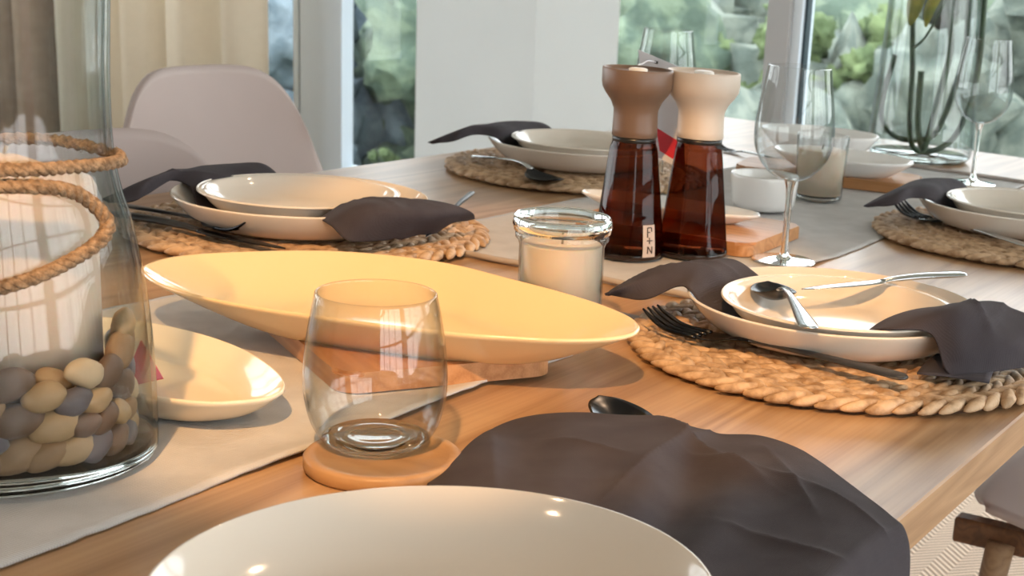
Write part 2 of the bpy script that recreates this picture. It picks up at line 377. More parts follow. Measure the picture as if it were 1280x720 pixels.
# ------------------------------------------------------------------ outside
def hill_h(x, y):
    from mathutils import noise
    s = max(0., min(1., (y - 7) / 14)); s = s * s * (3 - 2 * s)
    return -3.2 + 4.0 * s + .35 * noise.noise(Vector((x * .25, y * .25, 0)))
bm = bmesh.new(); nx, ny = 70, 44; V = []
for i in range(nx + 1):
    V.append([])
    for j in range(ny + 1):
        x = -46 + 76 * i / nx; y = -20 + 56 * j / ny
        V[-1].append(bm.verts.new((x, y, hill_h(x, y))))
for i in range(nx):
    for j in range(ny): bm.faces.new((V[i][j], V[i + 1][j], V[i + 1][j + 1], V[i][j + 1]))
MT['hill'] = noise_mat('scrub_hillside', (.09, .12, .09), (.13, .165, .12), .9, .95, .8, 3, bdist=.3, detail=8)
struct('hillside_ground', bm, MT['hill'], smooth=True)
def tree(x, y, z, R, H, kind, mat, label, seed):
    from mathutils import noise
    rnd = random.Random(seed * 3 + 1); t = thing('tree', label, 'tree', (x, y, z), 0, 'trees beyond the window')
    bm = bmesh.new(); tube(bm, cr_curve([(0, 0, -.2), (.1 * R, 0, H * .35), (0, .1 * R, H * .75)], 4), lambda q: .11 * (1 - .6 * q), 8); link('trunk', bm, MT['bark'], t)
    bm = bmesh.new()
    for k in range(55 if kind != 2 else 70):
        a = rnd.random() * 6.28; rr = R * .75 * math.sqrt(rnd.random()); cz = H * (.30 + .65 * rnd.random()); sr = R * (.26 + .2 * rnd.random()) * (.7 if kind != 2 else .55)
        r0 = bmesh.ops.create_icosphere(bm, subdivisions=3, radius=1)
        o = Vector((rr * math.cos(a), rr * math.sin(a), cz)); sd = Vector((seed * 7.7, k * 3.3, 0))
        for v in r0['verts']:
            d = v.co.normalized(); f = 1 + .25 * noise.noise(d * 2.6 + sd) + (.7 if kind != 2 else .8) * noise.noise(d * 7 + sd)
            v.co = o + d * sr * f * (1 if kind else .9)
    link('crown', bm, mat, t); return t
tm = [noise_mat('blue_green_foliage', (.095, .128, .150), (.155, .195, .220), 5, .95, .5, 9, bdist=.06, lo=.42, hi=.58, detail=8),  # air haze painted into the leaf colours: bluish, pale, low in contrast
      noise_mat('mid_green_foliage', (.075, .110, .080), (.150, .195, .130), 5, .95, .5, 9, bdist=.06, lo=.42, hi=.58, detail=8),  # green lightened for haze
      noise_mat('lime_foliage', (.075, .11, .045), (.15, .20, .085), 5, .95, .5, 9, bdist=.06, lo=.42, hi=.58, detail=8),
      noise_mat('grey_green_foliage', (.105, .130, .110), (.19, .215, .175), 5, .95, .5, 9, bdist=.06, lo=.42, hi=.58, detail=8)]  # greyed and lightened for haze
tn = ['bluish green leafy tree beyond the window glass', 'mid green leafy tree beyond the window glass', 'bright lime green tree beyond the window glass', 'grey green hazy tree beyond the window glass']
TREES = []
rnd = random.Random(3)
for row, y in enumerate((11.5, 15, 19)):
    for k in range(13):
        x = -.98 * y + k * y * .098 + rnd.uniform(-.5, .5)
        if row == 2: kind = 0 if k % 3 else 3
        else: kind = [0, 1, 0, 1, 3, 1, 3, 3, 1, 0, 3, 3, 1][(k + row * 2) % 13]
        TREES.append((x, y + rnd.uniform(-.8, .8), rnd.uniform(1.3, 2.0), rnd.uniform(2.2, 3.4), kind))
for (x, y, R, H, kind) in [(-5.0, 10.6, .8, 1.3, 2), (-4.25, 10.4, .8, 1.6, 2), (-7.95, 9.9, .16, 1.2, 2)]:
    TREES.append((x, y, R, H, kind))
WH = ['at the left of the view', 'left of the column', 'right of the column', 'behind the right mullion', 'behind the tall vase', 'at the far right']
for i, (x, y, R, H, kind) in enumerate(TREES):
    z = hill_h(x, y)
    if x / y < -.72 and kind != 2: kind = 0  # trees on the left take the bluish haze colour
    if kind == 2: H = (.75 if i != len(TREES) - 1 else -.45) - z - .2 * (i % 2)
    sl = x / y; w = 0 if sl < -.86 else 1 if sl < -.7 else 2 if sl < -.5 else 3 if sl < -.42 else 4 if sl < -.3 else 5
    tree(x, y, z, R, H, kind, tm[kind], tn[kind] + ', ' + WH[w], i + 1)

# ------------------------------------------------------------------ rug
m = M('herringbone_rug', (.55, .47, .39), .95); n = m.node_tree.nodes; l = m.node_tree.links; b = n['Principled BSDF']
t = n.new('ShaderNodeTexCoord'); sp = n.new('ShaderNodeSeparateXYZ'); l.new(t.outputs['Object'], sp.inputs[0])
def mth(op, a, bv=None, cv=None):
    q = n.new('ShaderNodeMath'); q.operation = op
    for i_, v in enumerate((a, bv, cv)):
        if v is None: continue
        if isinstance(v, (int, float)): q.inputs[i_].default_value = v
        else: l.new(v, q.inputs[i_])
    return q.outputs[0]
zig = mth('PINGPONG', sp.outputs['X'], .042); s_ = mth('ADD', sp.outputs['Y'], mth('MULTIPLY', zig, 1.0))
st = mth('PINGPONG', s_, .0085); st = mth('MULTIPLY', st, 118.0)
r = n.new('ShaderNodeValToRGB'); r.color_ramp.elements[0].position = .25; r.color_ramp.elements[1].position = .6
r.color_ramp.elements[0].color = (.40, .28, .20, 1); r.color_ramp.elements[1].color = (.88, .69, .53, 1)
l.new(st, r.inputs[0]); l.new(r.outputs[0], b.inputs['Base Color'])
bp = n.new('ShaderNodeBump'); bp.inputs['Strength'].default_value = .6; bp.inputs['Distance'].default_value = .004; l.new(st, bp.inputs['Height']); l.new(bp.outputs[0], b.inputs['Normal'])
bm = bmesh.new(); box(bm, -2.3, .7, .0, 3.6, .001, .013, .004)
tag(link('rug', bm, m, smooth=False), 'beige herringbone woven rug on the floor under the table', 'rug')

# ------------------------------------------------------------------ table
tb = thing('dining_table', 'long light oak dining table set for several people', 'table', (0, 0, 0))
bm = bmesh.new(); box(bm, -1.376, -.279, .16, 2.73, TZ - .032, TZ, .0015, 1)
for f_ in bm.faces:
    if abs(f_.normal.z) < .8: f_.material_index = 1
link('tabletop', bm, [MT['table'], MT['tedge']], tb, smooth=False)
bm = bmesh.new()
for (a, b_, c_, d_) in ((-1.25, -.405, .32, .345), (-1.25, -.405, 2.545, 2.57), (-1.25, -1.225, .345, 2.545), (-.43, -.405, .345, 2.545)): box(bm, a, b_, c_, d_, TZ - .10, TZ - .032)
link('apron', bm, MT['tedge'], tb, smooth=False)
for x in (-1.27, -.385):
    for y in (.30, 2.59):
        bm = bmesh.new(); lathe(bm, [(0, .0135), (.018, .0135), (.034, TZ - .034), (0, TZ - .034)], 20, (x, y)); link('leg', bm, MT['tedge'], tb)

# ------------------------------------------------------------------ runners
def runner(name, x0, x1, y0, y1, label, group, wav, curl_end):
    from mathutils import noise
    bm = bmesh.new(); nx, ny = 44, int((y1 - y0) / .012); V = []
    for j in range(ny + 1):
        y = y0 + (y1 - y0) * j / ny; row = []
        for i in range(nx + 1):
            u = i / nx
            e = .006 * noise.noise(Vector((3.3, y * 7, 0))) + .0016 * noise.noise(Vector((0, y * 60, 1)))
            x = x0 + (x1 - x0) * u + (e if u > .5 else -e) * abs(u - .5) * 2
            z = .0022 + max(0, wav * (noise.noise(Vector((x * 9, y * 5, 2))) - .12)) * (1 if .02 < u < 1 else .7)
            if u > .93 and wav: z += .010 * ((u - .93) / .07) * max(0, math.sin(y * 9 + .6)) * max(0, noise.noise(Vector((0, y * 4, 5))) + .35)
            row.append(bm.verts.new((x, y, TZ + z)))
        V.append(row)
    for j in range(ny):
        for i in range(nx): bm.faces.new((V[j][i], V[j][i + 1], V[j + 1][i + 1], V[j + 1][i]))
    solid(bm, .0018)
    o = link(name, bm, MT['runner']); tag(o, label, 'table runner', group)
    for (p, q) in (((x0, y0), (x1, y0)), ((x0, y1), (x1, y1))):
        bm = bmesh.new()
        path = [(p[0] + (q[0] - p[0]) * k / 30, p[1] + (q[1] - p[1]) * k / 30 + .0015 * math.sin(k), TZ + .0045) for k in range(31)]
        tube(bm, path, .0032, 8)
        link('hem', bm, MT['hem'], o)
    return o
runner('table_runner', -1.00, -.636, .165, 1.16, 'pale linen table runner under the vase of pebbles and oval dish', 'linen table runners', .004, False)
runner('table_runner', -1.03, -.636, 1.275, 2.385, 'pale linen table runner under the salt and pepper grinders and far dishes', 'linen table runners', .0015, True)

# ------------------------------------------------------------------ placemats
def mat_mesh(bm_unused=None):
    bm = bmesh.new(); base = bmesh.new(); R = .185
    tmpl = bmesh.new(); bmesh.ops.create_uvsphere(tmpl, u_segments=10, v_segments=7, radius=1)
    tv = [v.co.copy() for v in tmpl.verts]; tmpl.verts.index_update(); tf = [[v.index for v in f.verts] for f in tmpl.faces]; tmpl.free()
    ringsn = 9; w = R / ringsn
    rnd = random.Random(5)
    for k in range(ringsn):
        rc = R - w * (k + .5)
        n_ = max(6, int(2 * PI * rc / .0185)); ph = rnd.random()
        for i in range(n_):
            for s in (-1, 1):
                a = 2 * PI * (i + ph + (.25 if s > 0 else -.25) * 1.0) / n_ + rnd.uniform(-.03, .03) / max(1, rc * 20)
                rr = rc + s * w * .24
                L_ = .0200 * rnd.uniform(.9, 1.15); Wd = w * .30 * rnd.uniform(.85, 1.12); Hh = .0052 * rnd.uniform(.8, 1.1)
                ang = a + PI / 2 + s * rnd.uniform(.42, .6)
                ct, stt = math.cos(ang), math.sin(ang); cx, cy = rr * math.cos(a), rr * math.sin(a)
                vs = []
                for p in tv:
                    # almond shape: pointed at its ends and rising over its neighbour at one end
                    x = p.x * L_; y = p.y * Wd * (1 - .35 * abs(p.x)) + .0016 * p.x * p.x * s; z = p.z * Hh * (1 - .25 * p.x * p.x) + .0020 * p.x * s
                    vs.append(bm.verts.new((cx + x * ct - y * stt, cy + x * stt + y * ct, .0075 + z)))
                for f in tf: bm.faces.new([vs[q] for q in f])
    return bm
pm = thing('placemat', 'round braided water hyacinth placemat under the plates beside the black fork', 'placemat', (-.463, 1.196, TZ), .3, 'braided placemats')
link('braid', mat_mesh(), MT['straw'], pm)
bm = bmesh.new(); lathe(bm, [(0, .0005), (.178, .0005), (.178, .006), (0, .006)], 48); link('backing', bm, MT['strawbed'], pm)
SET = {'R': (-.463, 1.196), 'L': (-1.105, 1.249), 'RR': (-.50, 1.87), 'FL': (-1.13, 1.86)}
dup(pm, (-1.105, 1.249, TZ), 1.1, 'round braided placemat in front of the rounded mauve chairs', 'braided placemats')
dup(pm, (-.50, 1.87, TZ), 2.3, 'round braided placemat at the right end beside the far wine glass', 'braided placemats')
dup(pm, (-1.147, 1.852, TZ), 3.9, 'round braided placemat near the white column', 'braided placemats')

# ------------------------------------------------------------------ plates
def plate_bm(R, H):
    k = R / .13; bm = bmesh.new()
    p = [(0, .0045), (.070, .0045), (.088, .0058), (.100, .0095), (.112, .0165), (.121, .0245), (.1275, H - .001)]
    q = [(.1288, H), (.1300, H - .0006), (.1298, H - .0022), (.1245, .0235), (.1155, .0135), (.104, .0058), (.092, .0022), (.078, .0016), (.077, 0), (.074, 0), (.073, .0014), (0, .0014)]
    pp = [(r_ * k, z) for r_, z in p + q]
    # denser profile for a smooth glaze
    out = [pp[0]] + [(v.x, v.y) for v in cr_curve([(a, b_, 0) for a, b_ in pp[1:]], 4)]
    lathe(bm, out, 96); return bm
big = link('dinner_plate', plate_bm(.13, .033), MT['china'], loc=(-.477, 1.202, TZ + .0125))
tag(big, 'large cream dinner plate on the placemat beside the black fork', 'plate', 'large cream dinner plates')
small = link('side_plate', plate_bm(.1025, .026), MT['china'], loc=(-.465, 1.182, TZ + .024))
tag(small, 'small cream plate holding a spoon and a knife', 'plate', 'small cream plates')
def cp(o, loc, label):
    c = o.copy(); C.objects.link(c); c.location = loc; c['label'] = label; return c
cp(big, (-.3941, .5307, TZ + .008), 'large cream dinner plate nearest the camera, in front of the dark napkin')
cp(big, (-1.102, 1.233, TZ + .0125), 'large cream dinner plate on the placemat in front of the mauve chairs')
cp(small, (-1.105, 1.233, TZ + .024), 'small cream plate stacked on the dinner plate before the mauve chairs')
BR, BF = (-.513, 1.893), (-1.150, 1.858)
cp(big, (BR[0], BR[1], TZ + .0125), 'large cream dinner plate at the right end beside the far wine glass')
cp(small, (BR[0] + .012, BR[1] - .005, TZ + .024), 'small cream plate stacked at the right end, cut off by the picture edge')
cp(big, (BF[0], BF[1], TZ + .0125), 'large cream dinner plate near the white column')
cp(small, (BF[0] + .005, BF[1], TZ + .024), 'small cream plate stacked on the dinner plate near the white column')

# ------------------------------------------------------------------ napkins
def zz(G): return [[(x, y, TZ + z) for x, y, z in r] for r in G]
G = [[(-.660, 1.122, .030), (-.653, 1.106, .036), (-.662, 1.135, .034)],
     [(-.622, 1.120, .034), (-.625, 1.140, .054), (-.648, 1.197, .042)],
     [(-.600, 1.135, .047), (-.606, 1.165, .060), (-.628, 1.235, .050)],
     [(-.583, 1.130, .0475), (-.588, 1.180, .057), (-.600, 1.245, .054)],
     [(-.563, 1.128, .033), (-.570, 1.185, .038), (-.578, 1.250, .044)],
     [(-.530, 1.120, .022), (-.535, 1.180, .022), (-.540, 1.240, .024)],
     [(-.47, 1.125, .0205), (-.47, 1.18, .0205), (-.47, 1.24, .0205)],
     [(-.438, 1.135, .024), (-.430, 1.17, .026), (-.412, 1.225, .028)],
     [(-.416, 1.118, .042), (-.406, 1.150, .052), (-.386, 1.220, .052)],
     [(-.392, 1.108, .054), (-.378, 1.148, .062), (-.364, 1.222, .060)],
     [(-.362, 1.125, .050), (-.350, 1.148, .066), (-.343, 1.222, .065)],
     [(-.342, 1.120, .021), (-.331, 1.145, .048), (-.325, 1.232, .058)],
     [(-.318, 1.150, .020), (-.310, 1.175, .040), (-.303, 1.245, .048)],
     [(-.298, 1.20, .019), (-.293, 1.22, .030), (-.285, 1.275, .034)],
     [(-.285, 1.235, .018), (-.280, 1.25, .022), (-.272, 1.285, .022)]]
nk = cloth('napkin', zz(G), MT['napkin'], nu=10, nv=20, wr=.0018, seed=1, creases=[(-.655, 1.125, -.592, 1.185, .004, .006), (-.640, 1.17, -.575, 1.225, .003, .006), (-.365, 1.20, -.315, 1.16, .004, .006), (-.335, 1.24, -.325, 1.15, .003, .005)])
tag(nk, 'charcoal cotton napkin tucked under the small plate with spoon and knife', 'napkin', 'charcoal napkins')
G2 = [[(-.366, 1.112, .020), (-.368, 1.135, .022), (-.366, 1.158, .026)], [(-.338, 1.119, .021), (-.340, 1.145, .023), (-.345, 1.18, .026)],
      [(-.310, 1.126, .020), (-.318, 1.165, .022), (-.328, 1.205, .025)]]
cloth('folded_corner', zz(G2), MT['flap'], nk, nu=5, nv=5, wr=.0006, seed=4)
# napkin of the setting before the chairs
G = [[(-1.240, 1.105, .030), (-1.243, 1.100, .034), (-1.258, 1.120, .033)],
     [(-1.205, 1.110, .038), (-1.215, 1.135, .056), (-1.245, 1.200, .050)],
     [(-1.222, 1.170, .048), (-1.226, 1.190, .057), (-1.250, 1.245, .054)],
     [(-1.200, 1.175, .046), (-1.208, 1.215, .052), (-1.225, 1.290, .057)],
     [(-1.178, 1.165, .030), (-1.186, 1.220, .033), (-1.200, 1.298, .050)],
     [(-1.150, 1.180, .021), (-1.155, 1.230, .021), (-1.165, 1.290, .024)],
     [(-1.10, 1.18, .0205), (-1.10, 1.23, .0205), (-1.10, 1.28, .0205)],
     [(-1.045, 1.17, .022), (-1.045, 1.21, .022), (-1.05, 1.27, .024)],
     [(-1.020, 1.160, .040), (-1.010, 1.190, .050), (-1.000, 1.245, .048)],
     [(-.985, 1.140, .042), (-.970, 1.175, .062), (-.975, 1.255, .057)],
     [(-.962, 1.145, .028), (-.948, 1.185, .056), (-.950, 1.285, .050)],
     [(-.955, 1.200, .024), (-.940, 1.235, .044), (-.945, 1.315, .040)],
     [(-.960, 1.275, .020), (-.950, 1.290, .030), (-.955, 1.335, .028)]]
nk2 = cloth('napkin', zz(G), MT['napkin'], nu=10, nv=20, wr=.0018, seed=2, creases=[(-1.01, 1.17, -.95, 1.26, .004, .006), (-.99, 1.20, -.945, 1.20, .003, .005), (-1.24, 1.14, -1.20, 1.24, .003, .006)])
tag(nk2, 'charcoal napkin tucked between the two plates before the mauve chairs', 'napkin', 'charcoal napkins')
def short_napkin(bx, by, label, seed):
    dx, dy = bx + 1.118, by - 1.872
    G = [[(-1.270, 1.730, .034), (-1.272, 1.722, .037), (-1.276, 1.745, .037)],
         [(-1.232, 1.728, .044), (-1.238, 1.748, .057), (-1.262, 1.810, .052)],
         [(-1.226, 1.770, .049), (-1.232, 1.790, .060), (-1.255, 1.860, .057)],
         [(-1.206, 1.790, .046), (-1.214, 1.825, .056), (-1.236, 1.905, .058)],
         [(-1.190, 1.800, .030), (-1.200, 1.850, .036), (-1.215, 1.935, .052)],
         [(-1.160, 1.800, .021), (-1.165, 1.860, .021), (-1.175, 1.930, .024)],
         [(-1.10, 1.80, .0205), (-1.10, 1.87, .0205), (-1.10, 1.93, .0205)],
         [(-1.05, 1.82, .022), (-1.05, 1.87, .022), (-1.05, 1.92, .023)]]
    G = [[(x + dx, y + dy, TZ + z) for x, y, z in r] for r in G]
    o = cloth('napkin', G, MT['napkin'], nu=6, nv=9, wr=.0014, seed=seed); tag(o, label, 'napkin', 'charcoal napkins'); return o
short_napkin(BF[0], BF[1], 'charcoal napkin draped over the plate rim near the white column', 5)
short_napkin(BR[0], BR[1], 'charcoal napkin draped over the plate rim at the right end', 6)
# big spread napkin in front
G = [[(-.548, .745, .003), (-.540, .715, .004), (-.525, .69, .005), (-.505, .655, .0045), (-.48, .61, .004)],
     [(-.556, .785, .010), (-.530, .755, .016), (-.505, .72, .012), (-.485, .665, .0055), (-.46, .60, .004)],
     [(-.570, .845, .004), (-.530, .80, .011), (-.490, .745, .013), (-.465, .68, .010), (-.44, .60, .004)],
     [(-.543, .872, .009), (-.505, .815, .017), (-.465, .745, .016), (-.440, .67, .010), (-.42, .59, .004)],
     [(-.505, .882, .013), (-.475, .82, .018), (-.440, .745, .014), (-.415, .66, .008), (-.40, .58, .004)],
     [(-.472, .894, .012), (-.445, .83, .018), (-.412, .75, .016), (-.390, .66, .008), (-.375, .57, .004)],
     [(-.445, .912, .004), (-.420, .84, .006), (-.388, .75, .005), (-.365, .66, .005), (-.35, .56, .004)],
     [(-.416, .932, .003), (-.390, .85, .010), (-.362, .76, .012), (-.340, .66, .008), (-.325, .55, .004)],
     [(-.374, .915, .004), (-.355, .85, .012), (-.335, .76, .008), (-.318, .66, .006), (-.30, .54, .003)],
     [(-.325, .878, .004), (-.318, .82, .013), (-.305, .75, .009), (-.295, .66, .007), (-.288, .54, .003)],
     [(-.283, .838, .005), (-.286, .79, .011), (-.283, .73, .010), (-.280, .65, .007), (-.278, .54, .005)],
     [(-.268, .828, .001), (-.270, .78, .006), (-.269, .72, .006), (-.268, .65, .004), (-.268, .54, .001)],
     [(-.262, .826, -.020), (-.262, .78, -.018), (-.262, .72, -.02), (-.262, .65, -.02), (-.262, .54, -.025)],
     [(-.264, .835, -.075), (-.262, .79, -.08), (-.262, .72, -.08), (-.264, .65, -.075), (-.264, .54, -.08)]]
nk3 = cloth('napkin', zz(G), MT['napkin'], nu=14, nv=40, wr=.0014, seed=9, creases=[(-.447, .911, -.426, .729, .005, .008), (-.420, .845, -.335, .836, .004, .008), (-.335, .836, -.268, .80, .005, .008),
    (-.50, .80, -.447, .80, .004, .008), (-.40, .90, -.31, .79, .003, .007), (-.35, .75, -.27, .74, .004, .008), (-.555, .80, -.48, .70, .003, .010), (-.475, .885, -.365, .827, .010, .014)])
tag(nk3, 'large charcoal napkin spread out beside the front plate, hanging over the table edge', 'napkin', 'charcoal napkins')

# ------------------------------------------------------------------ cutlery  (local +x runs from the tip to the handle end)
def ribbon(st, cup=None, m=6):
    """st: list of (x, half width, z, thickness, cup depth)"""
    P = [cr_curve([(s[0], s[1], s[2]) for s in st], 5), cr_curve([(s[3], s[4], 0) for s in st], 5)]
    bm = bmesh.new(); rings = []
    for a, b_ in zip(*P):
        x, w, z = a; th, cu = b_.x, b_.y; w = max(w, .0003); ring = []
        for i in range(m + 1):
            u = -1 + 2 * i / m; ring.append((x, u * w, z - cu * (1 - u * u) + th / 2 * (1 - u ** 4)))
        for i in range(m + 1):
            u = 1 - 2 * i / m; ring.append((x, u * w, z - cu * (1 - u * u) - th / 2 * (1 - u ** 4) - .0001))
        rings.append([bm.verts.new(p) for p in ring])
    for a, b_ in zip(rings, rings[1:]):
        k = len(a)
        for i in range(k): bm.faces.new((a[i], b_[i], b_[(i + 1) % k], a[(i + 1) % k]))
    bm.faces.new(rings[0]); bm.faces.new(rings[-1][::-1])
    bmesh.ops.recalc_face_normals(bm, faces=bm.faces)
    return bm
def spoon(label, mb, mh, group='cutlery', name='spoon'):
    o = thing(name, label, 'spoon', group=group)
    w = [0, .010, .016, .0195, .0205, .0195, .016, .0095, .0045]; bm = ribbon(
        [(0, .002, .0015, .0014, 0), (.004, .0105, .0008, .0014, .001), (.012, .0165, 0, .0014, .004), (.024, .0205, -.0006, .0014, .007), (.036, .0205, -.0004, .0014, .0075),
         (.047, .0170, .0010, .0014, .0055), (.055, .0105, .003, .0018, .002), (.062, .0042, .006, .0028, 0)], m=12)
    link('bowl', bm, mb, o)
    bm = ribbon([(.060, .0044, .0055, .0028, 0), (.075, .0034, .0095, .0032, 0), (.10, .0036, .0105, .003, 0), (.14, .0055, .007, .0028, 0), (.18, .0085, .003, .0028, 0), (.193, .0075, .002, .0026, 0), (.197, .003, .002, .002, 0)])
    link('handle', bm, mh, o); return o
def fork(label, mb, mh, group='cutlery'):
    o = thing('fork', label, 'fork', group=group)
    bm = ribbon([(.046, .0125, .0005, .0018, .0008), (.056, .0130, .0008, .002, .0016), (.066, .0105, .0015, .0022, .0012), (.076, .0045, .003, .003, 0), (.09, .0036, .0042, .0032, 0)], m=8)
    link('head', bm, mb, o)
    for k in range(4):
        y = -.0102 + k * .0068
        bm = bmesh.new(); path = cr_curve([(0, y * .86, .0125), (.010, y * .93, .0065), (.025, y, .0012), (.048, y, .0004)], 4)
        tube(bm, path, lambda q: .0008 + .0010 * min(1, q * 3), 8); link('tine', bm, mb, o)
    bm = ribbon([(.088, .0037, .0042, .0032, 0), (.11, .0037, .0045, .0034, 0), (.15, .0052, .0038, .0034, 0), (.19, .0080, .0030, .0034, 0), (.206, .0078, .0025, .0032, 0), (.211, .003, .0022, .002, 0)])
    link('handle', bm, mh, o); return o
def knife(label, mb, mh, group='cutlery'):
    o = thing('knife', label, 'knife', group=group)
    bm = ribbon([(0, .0008, 0, .001, 0), (.012, .0048, 0, .0012, 0), (.04, .0078, 0, .0014, 0), (.075, .0086, 0, .0016, 0), (.088, .0070, .0002, .002, 0), (.094, .0042, .0006, .003, 0)])
    link('blade', bm, mb, o)
    bm = ribbon([(.092, .0042, .0006, .0032, 0), (.11, .0046, .0016, .005, 0), (.14, .0060, .002, .0055, 0), (.175, .0078, .001, .005, 0), (.190, .0075, .0005, .004, 0), (.196, .003, 0, .002, 0)])
    link('handle', bm, mh, o); return o
def lay(o, tip, end, length=.2, roll=0, stretch=None):
    a = Vector((tip[0], tip[1], TZ + tip[2])); b_ = Vector((end[0], end[1], TZ + end[2])); d = (b_ - a)
    x = d.normalized(); y = Vector((0, 0, 1)).cross(x).normalized(); z = x.cross(y)
    mt = Matrix((x, y, z)).transposed().to_4x4() @ Matrix.Rotation(roll, 4, 'X')
    s = d.length / length; o.matrix_world = Matrix.Translation(a) @ mt @ Matrix.Scale(s, 4); return o
f0 = lay(fork('black fork lying on the braided placemat beside the plate with the spoon and knife', MT['black_steel'], MT['black_matt'], 'forks'), (-.607, 1.104, .0185), (-.362, 1.0765, .0215), .211)
s0 = lay(spoon('dark steel spoon resting on the small plate, bowl up', MT['black_steel'], MT['steel'], 'spoons'), (-.548, 1.212, .046), (-.438, 1.056, .0525), .197)
k0 = lay(knife('silver table knife lying across the back rim of the small plate', MT['steel'], MT['steel'], 'knives'), (-.505, 1.190, .0515), (-.408, 1.352, .0555), .196)
s1 = lay(spoon('dark spoon half hidden under the large front napkin', MT['black_steel'], MT['black_steel'], 'spoons'), (-.541, .915, .0100), (-.365, .827, -.005), .197)
f1_ = lay(fork('black fork on the placemat before the mauve chairs, tines to the right', MT['black_steel'], MT['black_matt'], 'forks'), (-1.066, 1.122, .024), (-1.262, 1.140, .019), .211)
k1 = lay(knife('black table knife lying beside the fork before the mauve chairs', MT['black_steel'], MT['black_matt'], 'knives'), (-1.014, 1.110, .0185), (-1.245, 1.112, .0185), .196)
k2 = lay(knife('thin black handled knife poking out behind the folded napkin before the chairs', MT['black_steel'], MT['black_matt'], 'knives'), (-.955, 1.250, .020), (-1.016, 1.415, .040), .196)
k2.matrix_world = k2.matrix_world @ Matrix.Scale(.5, 4, (0, 1, 0))
s2 = lay(spoon('shiny spoon on the placemat near the white column', MT['black_steel'], MT['steel'], 'spoons'), (-1.065, 1.668, .020), (-1.262, 1.758, .017), .197)
f2_ = lay(fork('dark fork on the placemat at the right end', MT['black_steel'], MT['steel'], 'forks'), (-.665, 1.862, .017), (-.455, 1.745, .017), .211)
s3 = lay(spoon('dark handled spoon lying on the small plate at the right edge', MT['black_steel'], MT['black_matt'], 'spoons'), (-.430, 1.95, .046), (-.465, 1.80, .054), .197)
f3_ = lay(fork('dark fork lying on the bare far end of the table behind the bowls', MT['black_steel'], MT['steel'], 'forks'), (-1.150, 2.280, .003), (-.985, 2.215, .004), .211)

# ------------------------------------------------------------------ dishes with an outline of their own
def dish(name, outline, zrim, zbase, mat, label, base_scale=.62, center=None, th=.0035, wall=1.6, cat='dish', group=None, nr=14):
    """outline: plan of the rim; walls curve in to a smaller flat base; inside and outside surfaces"""
    O = cr_curve([(x, y, 0) for x, y in outline] + [(outline[0][0], outline[0][1], 0)], 8)[:-1]
    n_ = len(O)
    # smooth the closed outline a little
    for _ in range(6): O = [(O[i - 1] + O[i] * 2 + O[(i + 1) % n_]) / 4 for i in range(n_)]
    c = Vector((sum(p.x for p in O) / n_, sum(p.y for p in O) / n_, 0)) if center is None else Vector((*center, 0))
    bm = bmesh.new(); H = zrim - zbase
    def ring(s, z): return [bm.verts.new((c.x + (p.x - c.x) * s, c.y + (p.y - c.y) * s, TZ + z)) for p in O]
    rings = []
    for k in range(nr + 1):       # inside, from the centre to the rim
        t_ = k / nr; s = .03 + .955 * t_
        d = max(0., (s - base_scale) / (.985 - base_scale)); z = zbase + th + (H - th) * d ** wall
        rings.append(ring(s, z))
    rings.append(ring(.993, zrim + .0006)); rings.append(ring(1.0, zrim - .0005))
    for k in range(nr + 1):       # outside, back down
        t_ = 1 - k / nr; s = base_scale * .97 + (1 - base_scale * .97) * t_
        d = max(0., (s - base_scale) / (1 - base_scale)); z = zbase + (H - .002) * d ** wall
        rings.append(ring(s, z))
    rings.append(ring(.03, zbase))
    for a, b_ in zip(rings, rings[1:]):
        for i in range(n_): bm.faces.new((a[i], a[(i + 1) % n_], b_[(i + 1) % n_], b_[i]))
    bm.faces.new(rings[0][::-1]); bm.faces.new(rings[-1])
    bmesh.ops.recalc_face_normals(bm, faces=bm.faces)
    o = link(name, bm, mat); tag(o, label, cat, group); return o
def oval(cx, cy, a, b_, rot, n_=16, egg=0):
    out = []
    for i in range(n_):
        t_ = 2 * PI * i / n_; x = a * math.cos(t_); y = b_ * math.sin(t_) * (1 + egg * math.cos(t_))
        out.append((cx + x * math.cos(rot) - y * math.sin(rot), cy + x * math.sin(rot) + y * math.cos(rot)))
    return out
dish('oval_dish', [(-.940, .861), (-.952, .91), (-.929, .963), (-.875, 1.026), (-.79, 1.055), (-.717, 1.045), (-.654, 1.034), (-.600, 1.018), (-.560, .996), (-.541, .968), (-.545, .937), (-.570, .908),
                   (-.603, .888), (-.642, .868), (-.734, .842), (-.808, .828), (-.880, .832)], .050, .0165, MT['yellow_china'], 'large shallow cream oval dish on the wooden board behind the tumbler', .60, wall=1.2, cat='dish')
dish('triangular_dish', [(-.678, .722), (-.683, .746), (-.706, .768), (-.745, .790), (-.79, .806), (-.84, .812), (-.89, .806), (-.93, .785), (-.945, .755), (-.93, .725), (-.89, .702), (-.84, .690), (-.79, .684), (-.74, .682), (-.70, .694)],
     .027, .004, MT['china2'], 'small pointed cream dish between the pebble vase and the tumbler', .70, wall=1.5)
boat = dish('long_dish', oval(-.848, 1.575, .115, .038, .10), .034, .0165, MT['white_china'], 'narrow white dish on the wooden board behind the two grinders', .55)
dish('serving_dish', oval(-.845, 2.105, .108, .070, .12), .046, .0165, MT['white_china'], 'white oval dish on the far wooden board beside the far candle', .5)
dish('serving_dish', oval(-.985, 2.34, .10, .075, .3), .046, .003, MT['white_china'], 'white oval dish on the table behind the far candle jar', .5)
